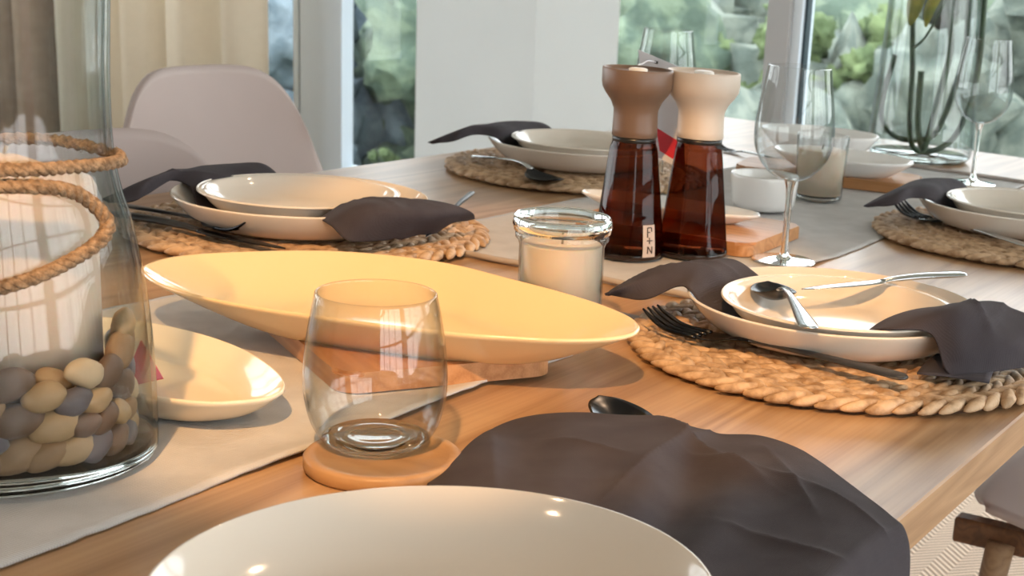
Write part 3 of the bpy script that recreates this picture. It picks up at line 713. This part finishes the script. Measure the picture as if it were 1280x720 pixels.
# red folded card in the pointed dish
bm = bmesh.new(); a = [(-.752, .708, .030), (-.800, .735, .042), (-.795, .712, .014)]
vs = [bm.verts.new((x, y, TZ + z)) for x, y, z in a]; bm.faces.new(vs); solid(bm, .0008)
tag(link('card', bm, MT['red'], smooth=False), 'small red card corner in the pointed dish behind the pebble vase', 'card')

# ------------------------------------------------------------------ boards
def board(cx, cy, sx_, sy_, rz, z, label, hole=None):
    bm = bmesh.new(); r_ = .018; pts = []
    for qx, qy, a0 in ((1, 1, 0), (-1, 1, 90), (-1, -1, 180), (1, -1, 270)):
        for k in range(7):
            a_ = math.radians(a0 + 15 * k); pts.append((qx * (sx_ / 2 - r_) + r_ * math.cos(a_), qy * (sy_ / 2 - r_) + r_ * math.sin(a_)))
    lo = [bm.verts.new((x, y, 0)) for x, y in pts]; hi = [bm.verts.new((x, y, .0155)) for x, y in pts]
    n_ = len(pts); bm.faces.new(lo[::-1]); ft = bm.faces.new(hi)
    for i in range(n_): bm.faces.new((lo[i], lo[(i + 1) % n_], hi[(i + 1) % n_], hi[i]))
    bmesh.ops.bevel(bm, geom=[e for e in ft.edges], offset=.003, segments=2, affect='EDGES')
    o = link('wooden_board', bm, MT['board'], smooth=False, loc=(cx, cy, TZ + z)); o.rotation_euler = (0, 0, rz)
    return tag(o, label, 'board', 'wooden serving boards')
ang = math.atan2(.856, .518)
e1 = Vector((-.856, .518)); e2 = Vector((.518, .856)); cn = Vector((-.697, .817)) + e1 * .10 + e2 * .085
board(cn.x, cn.y, .20, .17, math.atan2(e2.y, e2.x) - PI / 2, .0035, 'wooden serving board under the large oval dish')
board(-.815, 1.565, .225, .17, .06, .0035, 'wooden serving board behind the two grinders')
board(-.868, 2.112, .27, .12, .22, .0035, 'wooden serving board under the far white dish')

# ------------------------------------------------------------------ tumbler and coaster
bm = bmesh.new(); lathe(bm, [(0, 0), (.0468, 0), (.0488, .002), (.0488, .0085), (.0475, .0100), (.0415, .0100), (.0405, .0078), (0, .0078)], 72)
cst = link('coaster', bm, MT['cork'], loc=(-.584, .7255, TZ)); tag(cst, 'round bamboo coaster with a raised rim under the tumbler', 'coaster')
tmb = thing('tumbler', 'clear stemless glass tumbler on the round coaster', 'glass', (-.6015, .7390, TZ + .0080))
prof = [(.027, .0022), (.034, .006), (.040, .016), (.0436, .030), (.0447, .042), (.0442, .056), (.0422, .074), (.0395, .090), (.0372, .1005)]
outr = [(v.x, v.y) for v in cr_curve([(a, b_, 0) for a, b_ in prof], 5)]
inn = [(r_ - .0014, z) for r_, z in outr][::-1]
bm = bmesh.new(); lathe(bm, outr + [(.0366, .1010)] + [p for p in inn if p[1] > .0085], 96); link('body', bm, MT['glass'], tmb)
bm = bmesh.new(); lathe(bm, [(0, .0012), (.018, .0008), (.024, 0), (.0268, .0005), (.0325, .0045), (.0335, .0065), (.029, .0085), (.015, .0072), (0, .0062)], 72); link('base', bm, MT['slug'], tmb)

# ------------------------------------------------------------------ pebble vase with candle and twine
VX, VY = -.7655, .6010
hv = thing('hurricane_vase', 'tall clear glass hurricane vase filled with pebbles and a candle, wound with twine', 'vase', (VX, VY, TZ + .0045))
prof = [(.0835, .004), (.0838, .020), (.0832, .055), (.0815, .085), (.0785, .112), (.0735, .142), (.0675, .166), (.0645, .190), (.0642, .225), (.0655, .260), (.0675, .300), (.070, .345)]
outr = [(v.x, v.y) for v in cr_curve([(a, b_, 0) for a, b_ in prof], 6)]
inn = [(r_ - .003, z) for r_, z in outr if z > .009][::-1]
bm = bmesh.new(); lathe(bm, outr + [(.0685, .3465)] + inn, 96); link('body', bm, MT['vglass'], hv)
bm = bmesh.new(); lathe(bm, [(0, 0), (.078, 0), (.0825, .0015), (.0834, .004), (.0832, .0065), (.0800, .0085), (0, .0088)], 96); link('base', bm, MT['slug'], hv)
cd = thing('pillar_candle', 'thick ivory pillar candle standing in the pebbles inside the tall vase', 'candle', (VX - .005, VY + .012, TZ + .052))
bm = bmesh.new(); lathe(bm, [(0, 0), (.0465, 0), (.0485, .003), (.0488, .114), (.0465, .1185), (.036, .1215), (.020, .127), (.008, .1315), (0, .1325)], 72); link('wax', bm, MT['wax_tan'], cd)
bm = bmesh.new(); tube(bm, [(0, 0, .130), (.001, 0, .134), (.002, .001, .137)], .0012, 8); link('wick', bm, MT['wick'], cd)
# pebbles: settle little spheres inside the vase around the candle, then draw flattened stones there
rs = np.random.RandomState(11); NP = 210
rad = rs.uniform(.0076, .0122, NP); P = np.zeros((NP, 3))
a_ = rs.uniform(0, 2 * PI, NP); q_ = np.sqrt(rs.uniform(.05, 1, NP)) * .066
P[:, 0] = q_ * np.cos(a_); P[:, 1] = q_ * np.sin(a_); P[:, 2] = rs.uniform(.02, .16, NP)
cofs = np.array([-.005, .012])
for it in range(420):
    P[:, 2] -= .0009
    for _ in range(2):
        D_ = P[:, None] - P[None]; dist = np.sqrt((D_ ** 2).sum(2)) + 1e-9; mn = (rad[:, None] + rad[None]) * .93
        ov = np.maximum(0, mn - dist); np.fill_diagonal(ov, 0)
        P += (D_ / dist[:, :, None] * ov[:, :, None]).sum(1) * .28
        rr = np.hypot(P[:, 0], P[:, 1]); lim = .0775 - rad * 1.02; f_ = np.where(rr > lim, lim / np.maximum(rr, 1e-6), 1); P[:, 0] *= f_; P[:, 1] *= f_
        P[:, 2] = np.maximum(P[:, 2], .0095 + rad * .85)
        c2 = P[:, :2] - cofs; rc = np.hypot(c2[:, 0], c2[:, 1]); need = .0488 + rad * .9
        m_ = (P[:, 2] > .050 - rad * .8) & (rc < need)
        up_ = m_ & (P[:, 2] < .050); P[up_, 2] -= .002
        sd_ = m_ & ~up_; P[sd_, :2] = cofs + c2[sd_] * (need[sd_] / np.maximum(rc[sd_], 1e-6))[:, None]
PC = [('beige', (.36, .24, .125)), ('tan', (.26, .155, .075)), ('grey', (.11, .095, .10)), ('brown', (.125, .075, .045)), ('cream', (.46, .35, .22))]
PM = [noise_mat(n_ + '_pebble', tuple(x * .85 for x in c), tuple(min(1, x * 1.12) for x in c), 40, .55, .15, 200) for n_, c in PC]
from mathutils import noise as mnoise
pk = []
for v_ in range(5):
    bm = bmesh.new(); bmesh.ops.create_icosphere(bm, subdivisions=3, radius=1)
    for v in bm.verts:
        f_ = 1 + .16 * mnoise.noise(v.co * 1.1 + Vector((v_ * 5, 0, 0))) + .03 * mnoise.noise(v.co * 4)
        v.co = Vector((v.co.x * 1.40 * f_, v.co.y * .95 * f_, v.co.z * .66 * f_))
    me = bpy.data.meshes.new('pebble'); bm.to_mesh(me); bm.free(); me.shade_smooth(); pk.append(me)
lv = ['resting at the bottom', 'in the middle of the pile', 'near the top of the pile']
for i in range(NP):
    ci = rs.choice(5, p=[.32, .26, .18, .14, .10]); me = pk[i % 5].copy() if i < 25 else None
    key = (i % 5, ci)
    if not hasattr(bpy, '_pk'): pass
    mesh = pk[i % 5]
    nm = 'pebble_%d_%d' % key
    if nm not in bpy.data.meshes:
        mm = mesh.copy(); mm.name = nm; mm.materials.append(PM[ci])
    if me is not None: bpy.data.meshes.remove(me)
    o = bpy.data.objects.new('pebble', bpy.data.meshes[nm]); C.objects.link(o)
    x, y, z = P[i]; out = math.atan2(y, x)
    o.location = (VX + x, VY + y, TZ + .0045 + z); s = rad[i] * .90; o.scale = (s, s, s)
    rim_ = math.hypot(x, y) > .052
    # stones against the glass lie along the wall, the others any way
    if rim_: o.rotation_euler = (rs.uniform(1.1, 1.9), rs.uniform(-.8, .8), out + PI / 2)
    else: o.rotation_euler = (rs.uniform(-.5, .5), rs.uniform(-.5, .5), rs.uniform(0, 6.28))
    tag(o, 'smooth %s pebble inside the tall candle vase, %s' % (PC[ci][0], lv[0 if z < .03 else 1 if z < .055 else 2]), 'pebble', 'pebbles in the candle vase')
# twine
def twisted(name, path, r, label):
    PP = [Vector(p) for p in path]; bm = bmesh.new()
    T = [(PP[min(i + 1, len(PP) - 1)] - PP[max(i - 1, 0)]).normalized() for i in range(len(PP))]
    for s in range(3):
        nrm = T[0].orthogonal().normalized(); out = []; dist = 0
        for i, p in enumerate(PP):
            if i: dist += (p - PP[i - 1]).length
            nrm = (nrm - T[i] * nrm.dot(T[i])).normalized(); bi = T[i].cross(nrm); a = dist / .016 * 2 * PI + s * 2 * PI / 3
            out.append(p + r * .5 * (math.cos(a) * nrm + math.sin(a) * bi))
        tube(bm, out, r * .62, 8)
    rr = random.Random(2)
    for i in range(420):   # loose fibres
        k = rr.randrange(1, len(PP) - 1); d = Vector((rr.gauss(0, 1), rr.gauss(0, 1), rr.gauss(0, 1))).normalized()
        a = PP[k] + d * r * .8; b_ = a + d * r * .5 + T[k] * r * rr.uniform(-1.2, 1.2); tube(bm, [a, (a + b_) / 2 + d * r * .15, b_], .00016, 3, False)
    o = link(name, bm, MT['jute']); return tag(o, label, 'twine')
path = []
def wr(deg, z, r_): a = math.radians(deg); return (VX + r_ * math.cos(a), VY + r_ * math.sin(a), TZ + .0045 + z)
VR = sorted(prof, key=lambda p: p[1])
def vr(z): return float(np.interp(z, [p[1] for p in VR], [p[0] for p in VR])) + .0036
seq = [(-170, .162), (-100, .181), (-60, .1835), (-20, .1835), (40, .182), (120, .181), (200, .180), (250, .1755), (300, .1745), (335, .1745), (352, .1715), (364, .163)]
for d, z in seq: path.append(wr(d, z, vr(z)))
# then the free end drops across the front
for d, z, ex in [(368, .150, .003), (358, .139, .001), (335, .127, .001), (310, .117, .001), (285, .107, .001), (255, .096, .001), (225, .090, .001)]:
    path.append(wr(d, z, vr(z) + ex))
twisted('jute_twine', cr_curve(path, 14), .0040, 'rough brown jute twine wound around the candle vase')

# ------------------------------------------------------------------ candle jars
def jar(loc, R, H, ring, label, wax_h, wax_r):
    j = thing('candle_jar', label, 'candle', (loc[0], loc[1], TZ + loc[2]), 0, 'white candles in clear glass jars')
    k = R
    if ring: p = [(k * .80, .0), (k * .86, .002), (k * .87, .006), (k * .87, H - .024), (k * .90, H - .020), (k * .955, H - .0175), (k * .955, H - .014), (k * .93, H - .0125), (k * .99, H - .010), (k, H - .006), (k * .985, H - .001), (k * .96, H), (k * .93, H - .001), (k * .915, H - .008), (k * .84, H - .022), (k * .835, .010)]
    else: p = [(k * .80, 0), (k * .88, .001), (k * .90, .006), (k * .96, H * .6), (k, H - .001), (k * .985, H), (k * .97, H - .001), (k * .93, H * .6), (k * .87, .010)]
    bm = bmesh.new(); lathe(bm, p, 80); link('glass', bm, MT['glass'], j)
    bm = bmesh.new(); lathe(bm, [(0, .0), (k * .78, 0), (k * .83, .003), (k * .83, .006), (0, .0065)], 64); link('base', bm, MT['slug'], j)
    if ring:
        bm = bmesh.new(); lathe(bm, [(k * .915, H - .0065), (k * .93, H - .0005), (k * .965, H + .0015), (k * 1.005, H - .001), (k * 1.015, H - .0065), (k * .985, H - .0115), (k * .935, H - .0105), (k * .915, H - .0065)], 80); link('rim', bm, MT['slug'], j)
    bm = bmesh.new(); lathe(bm, [(0, .007), (wax_r, .007), (wax_r + (.0 if ring else .002), wax_h - .001), (wax_r - .001, wax_h), (0, wax_h - .0008)], 64); link('wax', bm, MT['wax'], j)
    bm = bmesh.new(); tube(bm, [(0, 0, wax_h - .001), (.0008, 0, wax_h + .006)], .001, 6); link('wick', bm, MT['wick'], j)
    return j
jar((-.682, 1.079, .0045), .0415, .098, True, 'wide glass candle jar with a thick rolled rim behind the oval dish', .076, .0340)
jar((-.8083, 1.9325, .0045), .0365, .088, False, 'smaller candle glass near the far wine glasses and white dish', .069, .0310)

# ------------------------------------------------------------------ grinders
def grinder(x, y, mat, label, tw):
    g = thing('spice_grinder', label, 'grinder', (x, y, TZ + .0045), tw, 'tall spice grinders')
    N_ = 8
    def fl(r_, z, a):
        s = PI / N_; q = ((a + s) % (2 * s)) - s; k = math.cos(s) / math.cos(q); w = .8 * min(1, z / .01) * (1 - max(0, (z - .115) / .01))
        return r_ * (1 + (k / ((1 + math.cos(s)) / 2) - 1) * max(0, w))
    o_ = [(.0380, .003), (.0390, .008), (.0385, .014), (.0275, .105), (.0252, .118), (.0238, .124)]
    o2 = [(v.x, v.y) for v in cr_curve([(a, b_, 0) for a, b_ in o_], 4)]
    bm = bmesh.new(); lathe(bm, o2, 96, flute=fl); link('jar', bm, MT['amber'], g)
    bm = bmesh.new(); lathe(bm, [(0, 0), (.036, 0), (.0385, .002), (.0385, .006), (.034, .0095), (0, .0085)], 64); link('foot', bm, MT['amber_base'], g)
    bm = bmesh.new(); lathe(bm, [(0, .1225), (.0245, .1225), (.0248, .1275), (0, .1275)], 48); link('collar', bm, MT['collar'], g)
    p = [(0, .1278), (.0250, .1278), (.0256, .1284), (.0252, .135), (.0248, .150), (.0250, .156), (.0285, .164), (.0350, .172), (.0385, .178), (.0394, .184), (.0394, .1965), (.0388, .1980), (.0374, .1980), (.0368, .1962), (.0350, .1945), (0, .1945)]
    bm = bmesh.new(); lathe(bm, p, 72); link('head', bm, mat, g)
    bm = bmesh.new(); lathe(bm, [(0, .1940), (.0105, .1940), (.0105, .1975), (.008, .1985), (0, .1985)], 32)
    link('adjuster', bm, MT['ceramic'], g)
    return g
gA = grinder(-.7995, 1.3970, MT['taupe'], 'tall spice grinder of amber glass with a dark taupe head', .2)
gB = grinder(-.7525, 1.4555, MT['beige'], 'tall spice grinder of amber glass with a pale beige head', .5)
gA.scale = (.94, .94, 1)
# small label on the glass of the taupe grinder
lb = bmesh.new(); q = [(-.776, 1.3765, .038), (-.764, 1.384, .038), (-.7615, 1.382, .004), (-.7735, 1.3745, .004)]
ctr = Vector((-.7995, 1.3970)); pts = []
def pol(ad, z):
    r_ = float(np.interp(z, [.003, .014, .105], [.0392, .0392, .0282])) * .94 + .0010; a = math.radians(ad); return (ctr.x + r_ * math.cos(a), ctr.y + r_ * math.sin(a), TZ + .0045 + z)
A0, A1 = -36, -12
bm = bmesh.new(); VV = []
for i in range(5):
    VV.append([bm.verts.new(pol(A0 + (A1 - A0) * i / 4, .005 + .034 * j / 6)) for j in range(7)])
for i in range(4):
    for j in range(6): bm.faces.new((VV[i][j], VV[i + 1][j], VV[i + 1][j + 1], VV[i][j + 1]))
solid(bm, .0003)
lab = link('label', bm, MT['label'], None, smooth=False); lab['label'] = 'small pale printed label on the lower glass of the taupe headed grinder'; lab['category'] = 'label'
def strokes(segs, mat, f, w=.0007):
    bm = bmesh.new()
    for (u0, v0, u1, v1) in segs: tube(bm, [f(u0, v0), f((u0 + u1) / 2, (v0 + v1) / 2), f(u1, v1)], w, 6)
    return bm
def lf(u, v):  # label coordinates 0..1 across, 0..1 up
    p = pol(A0 + (A1 - A0) * u, .005 + .034 * v); d = (Vector((p[0], p[1], 0)) - Vector((ctr.x, ctr.y, 0))).normalized() * .0003; return (p[0] + d.x, p[1] + d.y, p[2])
sg = [(.35, .62, .35, .92), (.35, .92, .7, .92), (.7, .92, .7, .80), (.35, .78, .55, .78), (.3, .52, .75, .52), (.5, .42, .5, .62),
      (.35, .12, .35, .34), (.35, .34, .7, .12), (.7, .12, .7, .34)]
link('lettering', strokes(sg, MT['ink'], lf, .0006), MT['ink'], lab)
# folded price card hanging behind the grinders
TL, TR, BR_, BL = Vector((-.8456, 1.475, .2150)), Vector((-.7900, 1.475, .2010)), Vector((-.7775, 1.475, .0907)), Vector((-.8156, 1.475, .1018))
def quad(bm, a, b_, c_, d_, off=0):
    vs = [bm.verts.new((v.x, v.y - off, TZ + v.z)) for v in (a, b_, c_, d_)]; return bm.faces.new(vs)
bm = bmesh.new(); quad(bm, TL, TR, BR_, BL); solid(bm, .0008)
cdp = link('price_card', bm, MT['paper'], None, smooth=False); tag(cdp, 'white printed price card with a red block, hanging between the two grinders', 'card')
def ip(u, v): t0 = TL.lerp(TR, u); b0 = BL.lerp(BR_, u); return t0.lerp(b0, v)
bm = bmesh.new(); quad(bm, ip(.18, .70), ip(.98, .74), ip(.98, .955), ip(.18, .92), .0006); solid(bm, .0003)
link('red_block', bm, MT['red'], cdp, smooth=False)
bm = bmesh.new(); rr = random.Random(8)
for k in range(14):
    v = .16 + k * .036; u1 = rr.uniform(.6, .92); quad(bm, ip(.2, v), ip(u1, v), ip(u1, v + .012), ip(.2, v + .012), .0006)
link('lettering', bm, MT['grey_print'], cdp, smooth=False)
bm = bmesh.new(); tube(bm, [(TL.x + .022, 1.4742, TZ + .204), (TL.x + .026, 1.4742, TZ + .2035)], .0016, 8); link('eyelet', bm, MT['ink'], cdp)
bm = bmesh.new(); tube(bm, cr_curve([(TL.x + .024, 1.473, TZ + .204), (-.818, 1.45, TZ + .2065), (-.806, 1.415, TZ + .2055), (-.8045, 1.405, TZ + .2052)], 6), .0008, 6)
link('string', bm, MT['paper'], cdp)

# ------------------------------------------------------------------ wine glasses
def wine(loc, k, label, rz=0):
    g = thing('wine_glass', label, 'glass', (loc[0], loc[1], TZ + loc[2]), rz, 'empty wine glasses')
    p = [(.0045, .088), (.012, .0895), (.024, .096), (.035, .108), (.0415, .122), (.0435, .136), (.0430, .152), (.0405, .172), (.0375, .190), (.0352, .206), (.0345, .2105)]
    o_ = [(v.x * k, v.y * k) for v in cr_curve([(a, b_, 0) for a, b_ in p], 5)]
    i_ = [(max(.0, r_ - .0009), z + .0005) for r_, z in o_][::-1]
    bm = bmesh.new(); lathe(bm, o_ + i_ + [(0, .0895 * k)], 80); link('bowl', bm, MT['glass'], g)
    q = [(0, .0905), (.0065, .0900), (.0060, .086), (.0042, .078), (.0036, .060), (.0036, .030), (.0042, .012), (.0070, .005), (.016, .0028), (.030, .0014), (.0340, .0010), (.0343, .0004), (.033, 0), (0, .0002)]
    s_ = [(v.x * k, max(0, v.y) * k) for v in cr_curve([(a, b_, 0) for a, b_ in q], 4)]; s_[0] = (0, s_[0][1]); s_[-1] = (0, s_[-1][1])
    bm = bmesh.new(); lathe(bm, [(max(0, a), b_) for a, b_ in s_], 48); link('stem', bm, MT['slug'], g)
    return g
w1 = wine((-.6638, 1.5051, .0045), 1.0, 'empty wine glass just right of the beige headed grinder')
w2 = wine((-.6993, 2.2933, .0045), 1.05, 'empty wine glass at the right end in front of the stem vase')
w3 = wine((-1.045, 1.905, .001), 1.0, 'empty wine glass half hidden behind the grinders')

# ------------------------------------------------------------------ small pot behind grinders
bm = bmesh.new(); p = [(0, .004), (.033, .004), (.0385, .008), (.0425, .044), (.0435, .046), (.0445, .045), (.0445, .042), (.0415, .010), (.0385, .003), (.030, 0), (0, 0)]
lathe(bm, p, 64); tag(link('small_bowl', bm, MT['white_china'], loc=(-.826, 1.79, TZ + .0045)), 'small straight sided off-white bowl behind the beige headed grinder', 'bowl')

# ------------------------------------------------------------------ tall vase with stems
gx, gy = -.869, 2.515
gv = thing('flower_vase', 'tall clear glass vase holding bent green stems at the far end', 'vase', (gx, gy, TZ + .001))
prof2 = [(.080, .002), (.088, .008), (.0915, .022), (.0920, .045), (.0900, .075), (.0870, .12), (.0835, .18), (.0805, .24), (.079, .30), (.079, .36)]
o_ = [(v.x, v.y) for v in cr_curve([(a, b_, 0) for a, b_ in prof2], 5)]; i_ = [(r_ - .003, z) for r_, z in o_ if z > .012][::-1]
bm = bmesh.new(); lathe(bm, o_ + [(.0775, .3612)] + i_, 80); link('body', bm, MT['vglass'], gv)
bm = bmesh.new(); lathe(bm, [(0, 0), (.076, 0), (.084, .003), (.0865, .008), (.083, .011), (0, .0115)], 64); link('base', bm, MT['slug'], gv)
ST = [[(-.9137, .300, 2.52), (-.8990, .21, 2.50), (-.8884, .1478, 2.49), (-.8805, .067, 2.48), (-.8700, .022, 2.485), (-.8429, .018, 2.50), (-.8160, .038, 2.52), (-.8000, .0772, 2.53), (-.7890, .1458, 2.54), (-.790, .25, 2.54), (-.80, .40, 2.54)],
      [(-.915, .175, 2.47), (-.9337, .100, 2.48), (-.9370, .058, 2.50), (-.9157, .032, 2.52), (-.8785, .030, 2.535), (-.8512, .047, 2.54), (-.8306, .1138, 2.545), (-.8191, .1953, 2.55), (-.8217, .2738, 2.55), (-.83, .42, 2.56)],
      [(-.8657, .153, 2.47), (-.8602, .0695, 2.465), (-.8506, .028, 2.47), (-.8427, .0345, 2.47), (-.8330, .1138, 2.48), (-.8281, .1946, 2.50), (-.846, .2735, 2.51), (-.86, .40, 2.51)]]
lb = ['long bent stem looping lowest in the tall vase', 'long bent stem curving along the left wall of the tall vase', 'thick stem with a cut end in the middle of the tall vase']
for k, s in enumerate(ST):
    bm = bmesh.new(); tube(bm, cr_curve([(x, y, TZ + z) for x, z, y in s], 8), .0050 if k != 2 else .0056, 10)
    st_ = thing('green_stem', lb[k], 'flower stem', (0, 0, 0), 0, 'green stems in the tall vase')
    link('stalk', bm, MT['stem'], st_)
    if k == 0:
        bm = bmesh.new(); tube(bm, cr_curve([(-.8902, 2.49, TZ + .188), (-.871, 2.49, TZ + .21), (-.8481, 2.49, TZ + .2583), (-.83, 2.49, TZ + .32)], 6), .0022, 8); link('side_shoot', bm, MT['stem'], st_)
        def leafm(pts, w, nrm):
            c_ = cr_curve(pts, 6); bm = bmesh.new(); A = []
            for i, p in enumerate(c_):
                t_ = i / (len(c_) - 1); ww = w * math.sin(PI * min(1, t_ * 1.02 + .02)) ** .7; A.append((bm.verts.new(p - nrm * ww), bm.verts.new(p + Vector((0, -.004, 0)) * ww / w), bm.verts.new(p + nrm * ww)))
            for a, b_ in zip(A, A[1:]):
                bm.faces.new((a[0], a[1], b_[1], b_[0])); bm.faces.new((a[1], a[2], b_[2], b_[1]))
            solid(bm, .0008); return bm
        for pts, w in (([(-.900, 2.485, TZ + .225), (-.893, 2.48, TZ + .26), (-.885, 2.48, TZ + .31), (-.88, 2.49, TZ + .38)], .015),
                       ([(-.872, 2.485, TZ + .225), (-.866, 2.48, TZ + .255), (-.852, 2.48, TZ + .29), (-.84, 2.49, TZ + .35)], .010)):
            link('leaf', leafm([Vector(p) for p in pts], w, Vector((1, .15, -.15)).normalized()), MT['leaf'], st_)

# ------------------------------------------------------------------ chairs  (local: faces +x, seat centre above the origin)
def chair_bm(back_h=.80, wide=.25):
    bm = bmesh.new()
    prof = [(.235, .435), (.20, .447), (.10, .438), (0, .430), (-.10, .432), (-.165, .452), (-.200, .50), (-.222, .57), (-.238, .66), (-.248, .73), (-.256, back_h)]
    wid = [.19, .215, .228, .23, .228, .225, .228, .236, .236, .226, .205]
    c_ = cr_curve([(x, 0, z) for x, z in prof], 6); w_ = cr_curve([(w, 0, 0) for w in wid], 6); V = []
    n_ = len(c_) - 1; half = n_ // 2
    for i, (p, w) in enumerate(zip(c_, w_)):
        row = []; t_ = i / n_
        for k in range(29):
            u = -1 + k / 14; y = u * w.x * wide / .24
            drop = .115 * abs(u) ** 4.5 * max(0, (t_ - .55) / .45) ** 1.3          # rounded upper corners
            pull = .035 * abs(u) ** 4.5 * max(0, (.18 - t_) / .18)                    # rounded front corners of the seat
            bow = .045 * u * u * min(1, t_ / .45) if t_ > .4 else 0
            row.append(bm.verts.new((p.x + bow - pull, y, p.z - drop + (.008 * abs(u) ** 3 * max(0, 1 - t_ / .45)))))
        V.append(row)
    for a, b_ in zip(V, V[1:]):
        for k in range(28): bm.faces.new((a[k], a[k + 1], b_[k + 1], b_[k]))
    solid(bm, .010); return bm
ch = thing('dining_chair', 'mauve grey shell chair pulled furthest from the table, in front of the curtain', 'chair', (-1.655, 1.90, 0), 0, 'mauve grey shell chairs')
link('seat_shell', chair_bm(.815, .235), MT['chair'], ch)
for x in (-.17, .17):
    bm = bmesh.new(); box(bm, -.235, .235, x - .014, x + .014, .385, .418, .004); link('rail', bm, MT['dark_wood'], ch, smooth=False)
    for y in (-.19, .19):
        bm = bmesh.new(); tube(bm, [(x * 1.22, y * 1.12, 0.0145), (x, y, .400)], lambda q: .012 + .006 * q, 12); link('leg', bm, MT['leg_wood'], ch)
dup(ch, (-1.175, 1.235, 0), 0, 'mauve grey shell chair pushed in behind the napkin on the left side')
dup(ch, (-1.62, .62, 0), 0, 'mauve grey shell chair seen through the glass of the candle vase')
c4 = dup(ch, (-.260, 1.90, 0), PI, 'mauve grey shell chair tucked under the right side of the table')
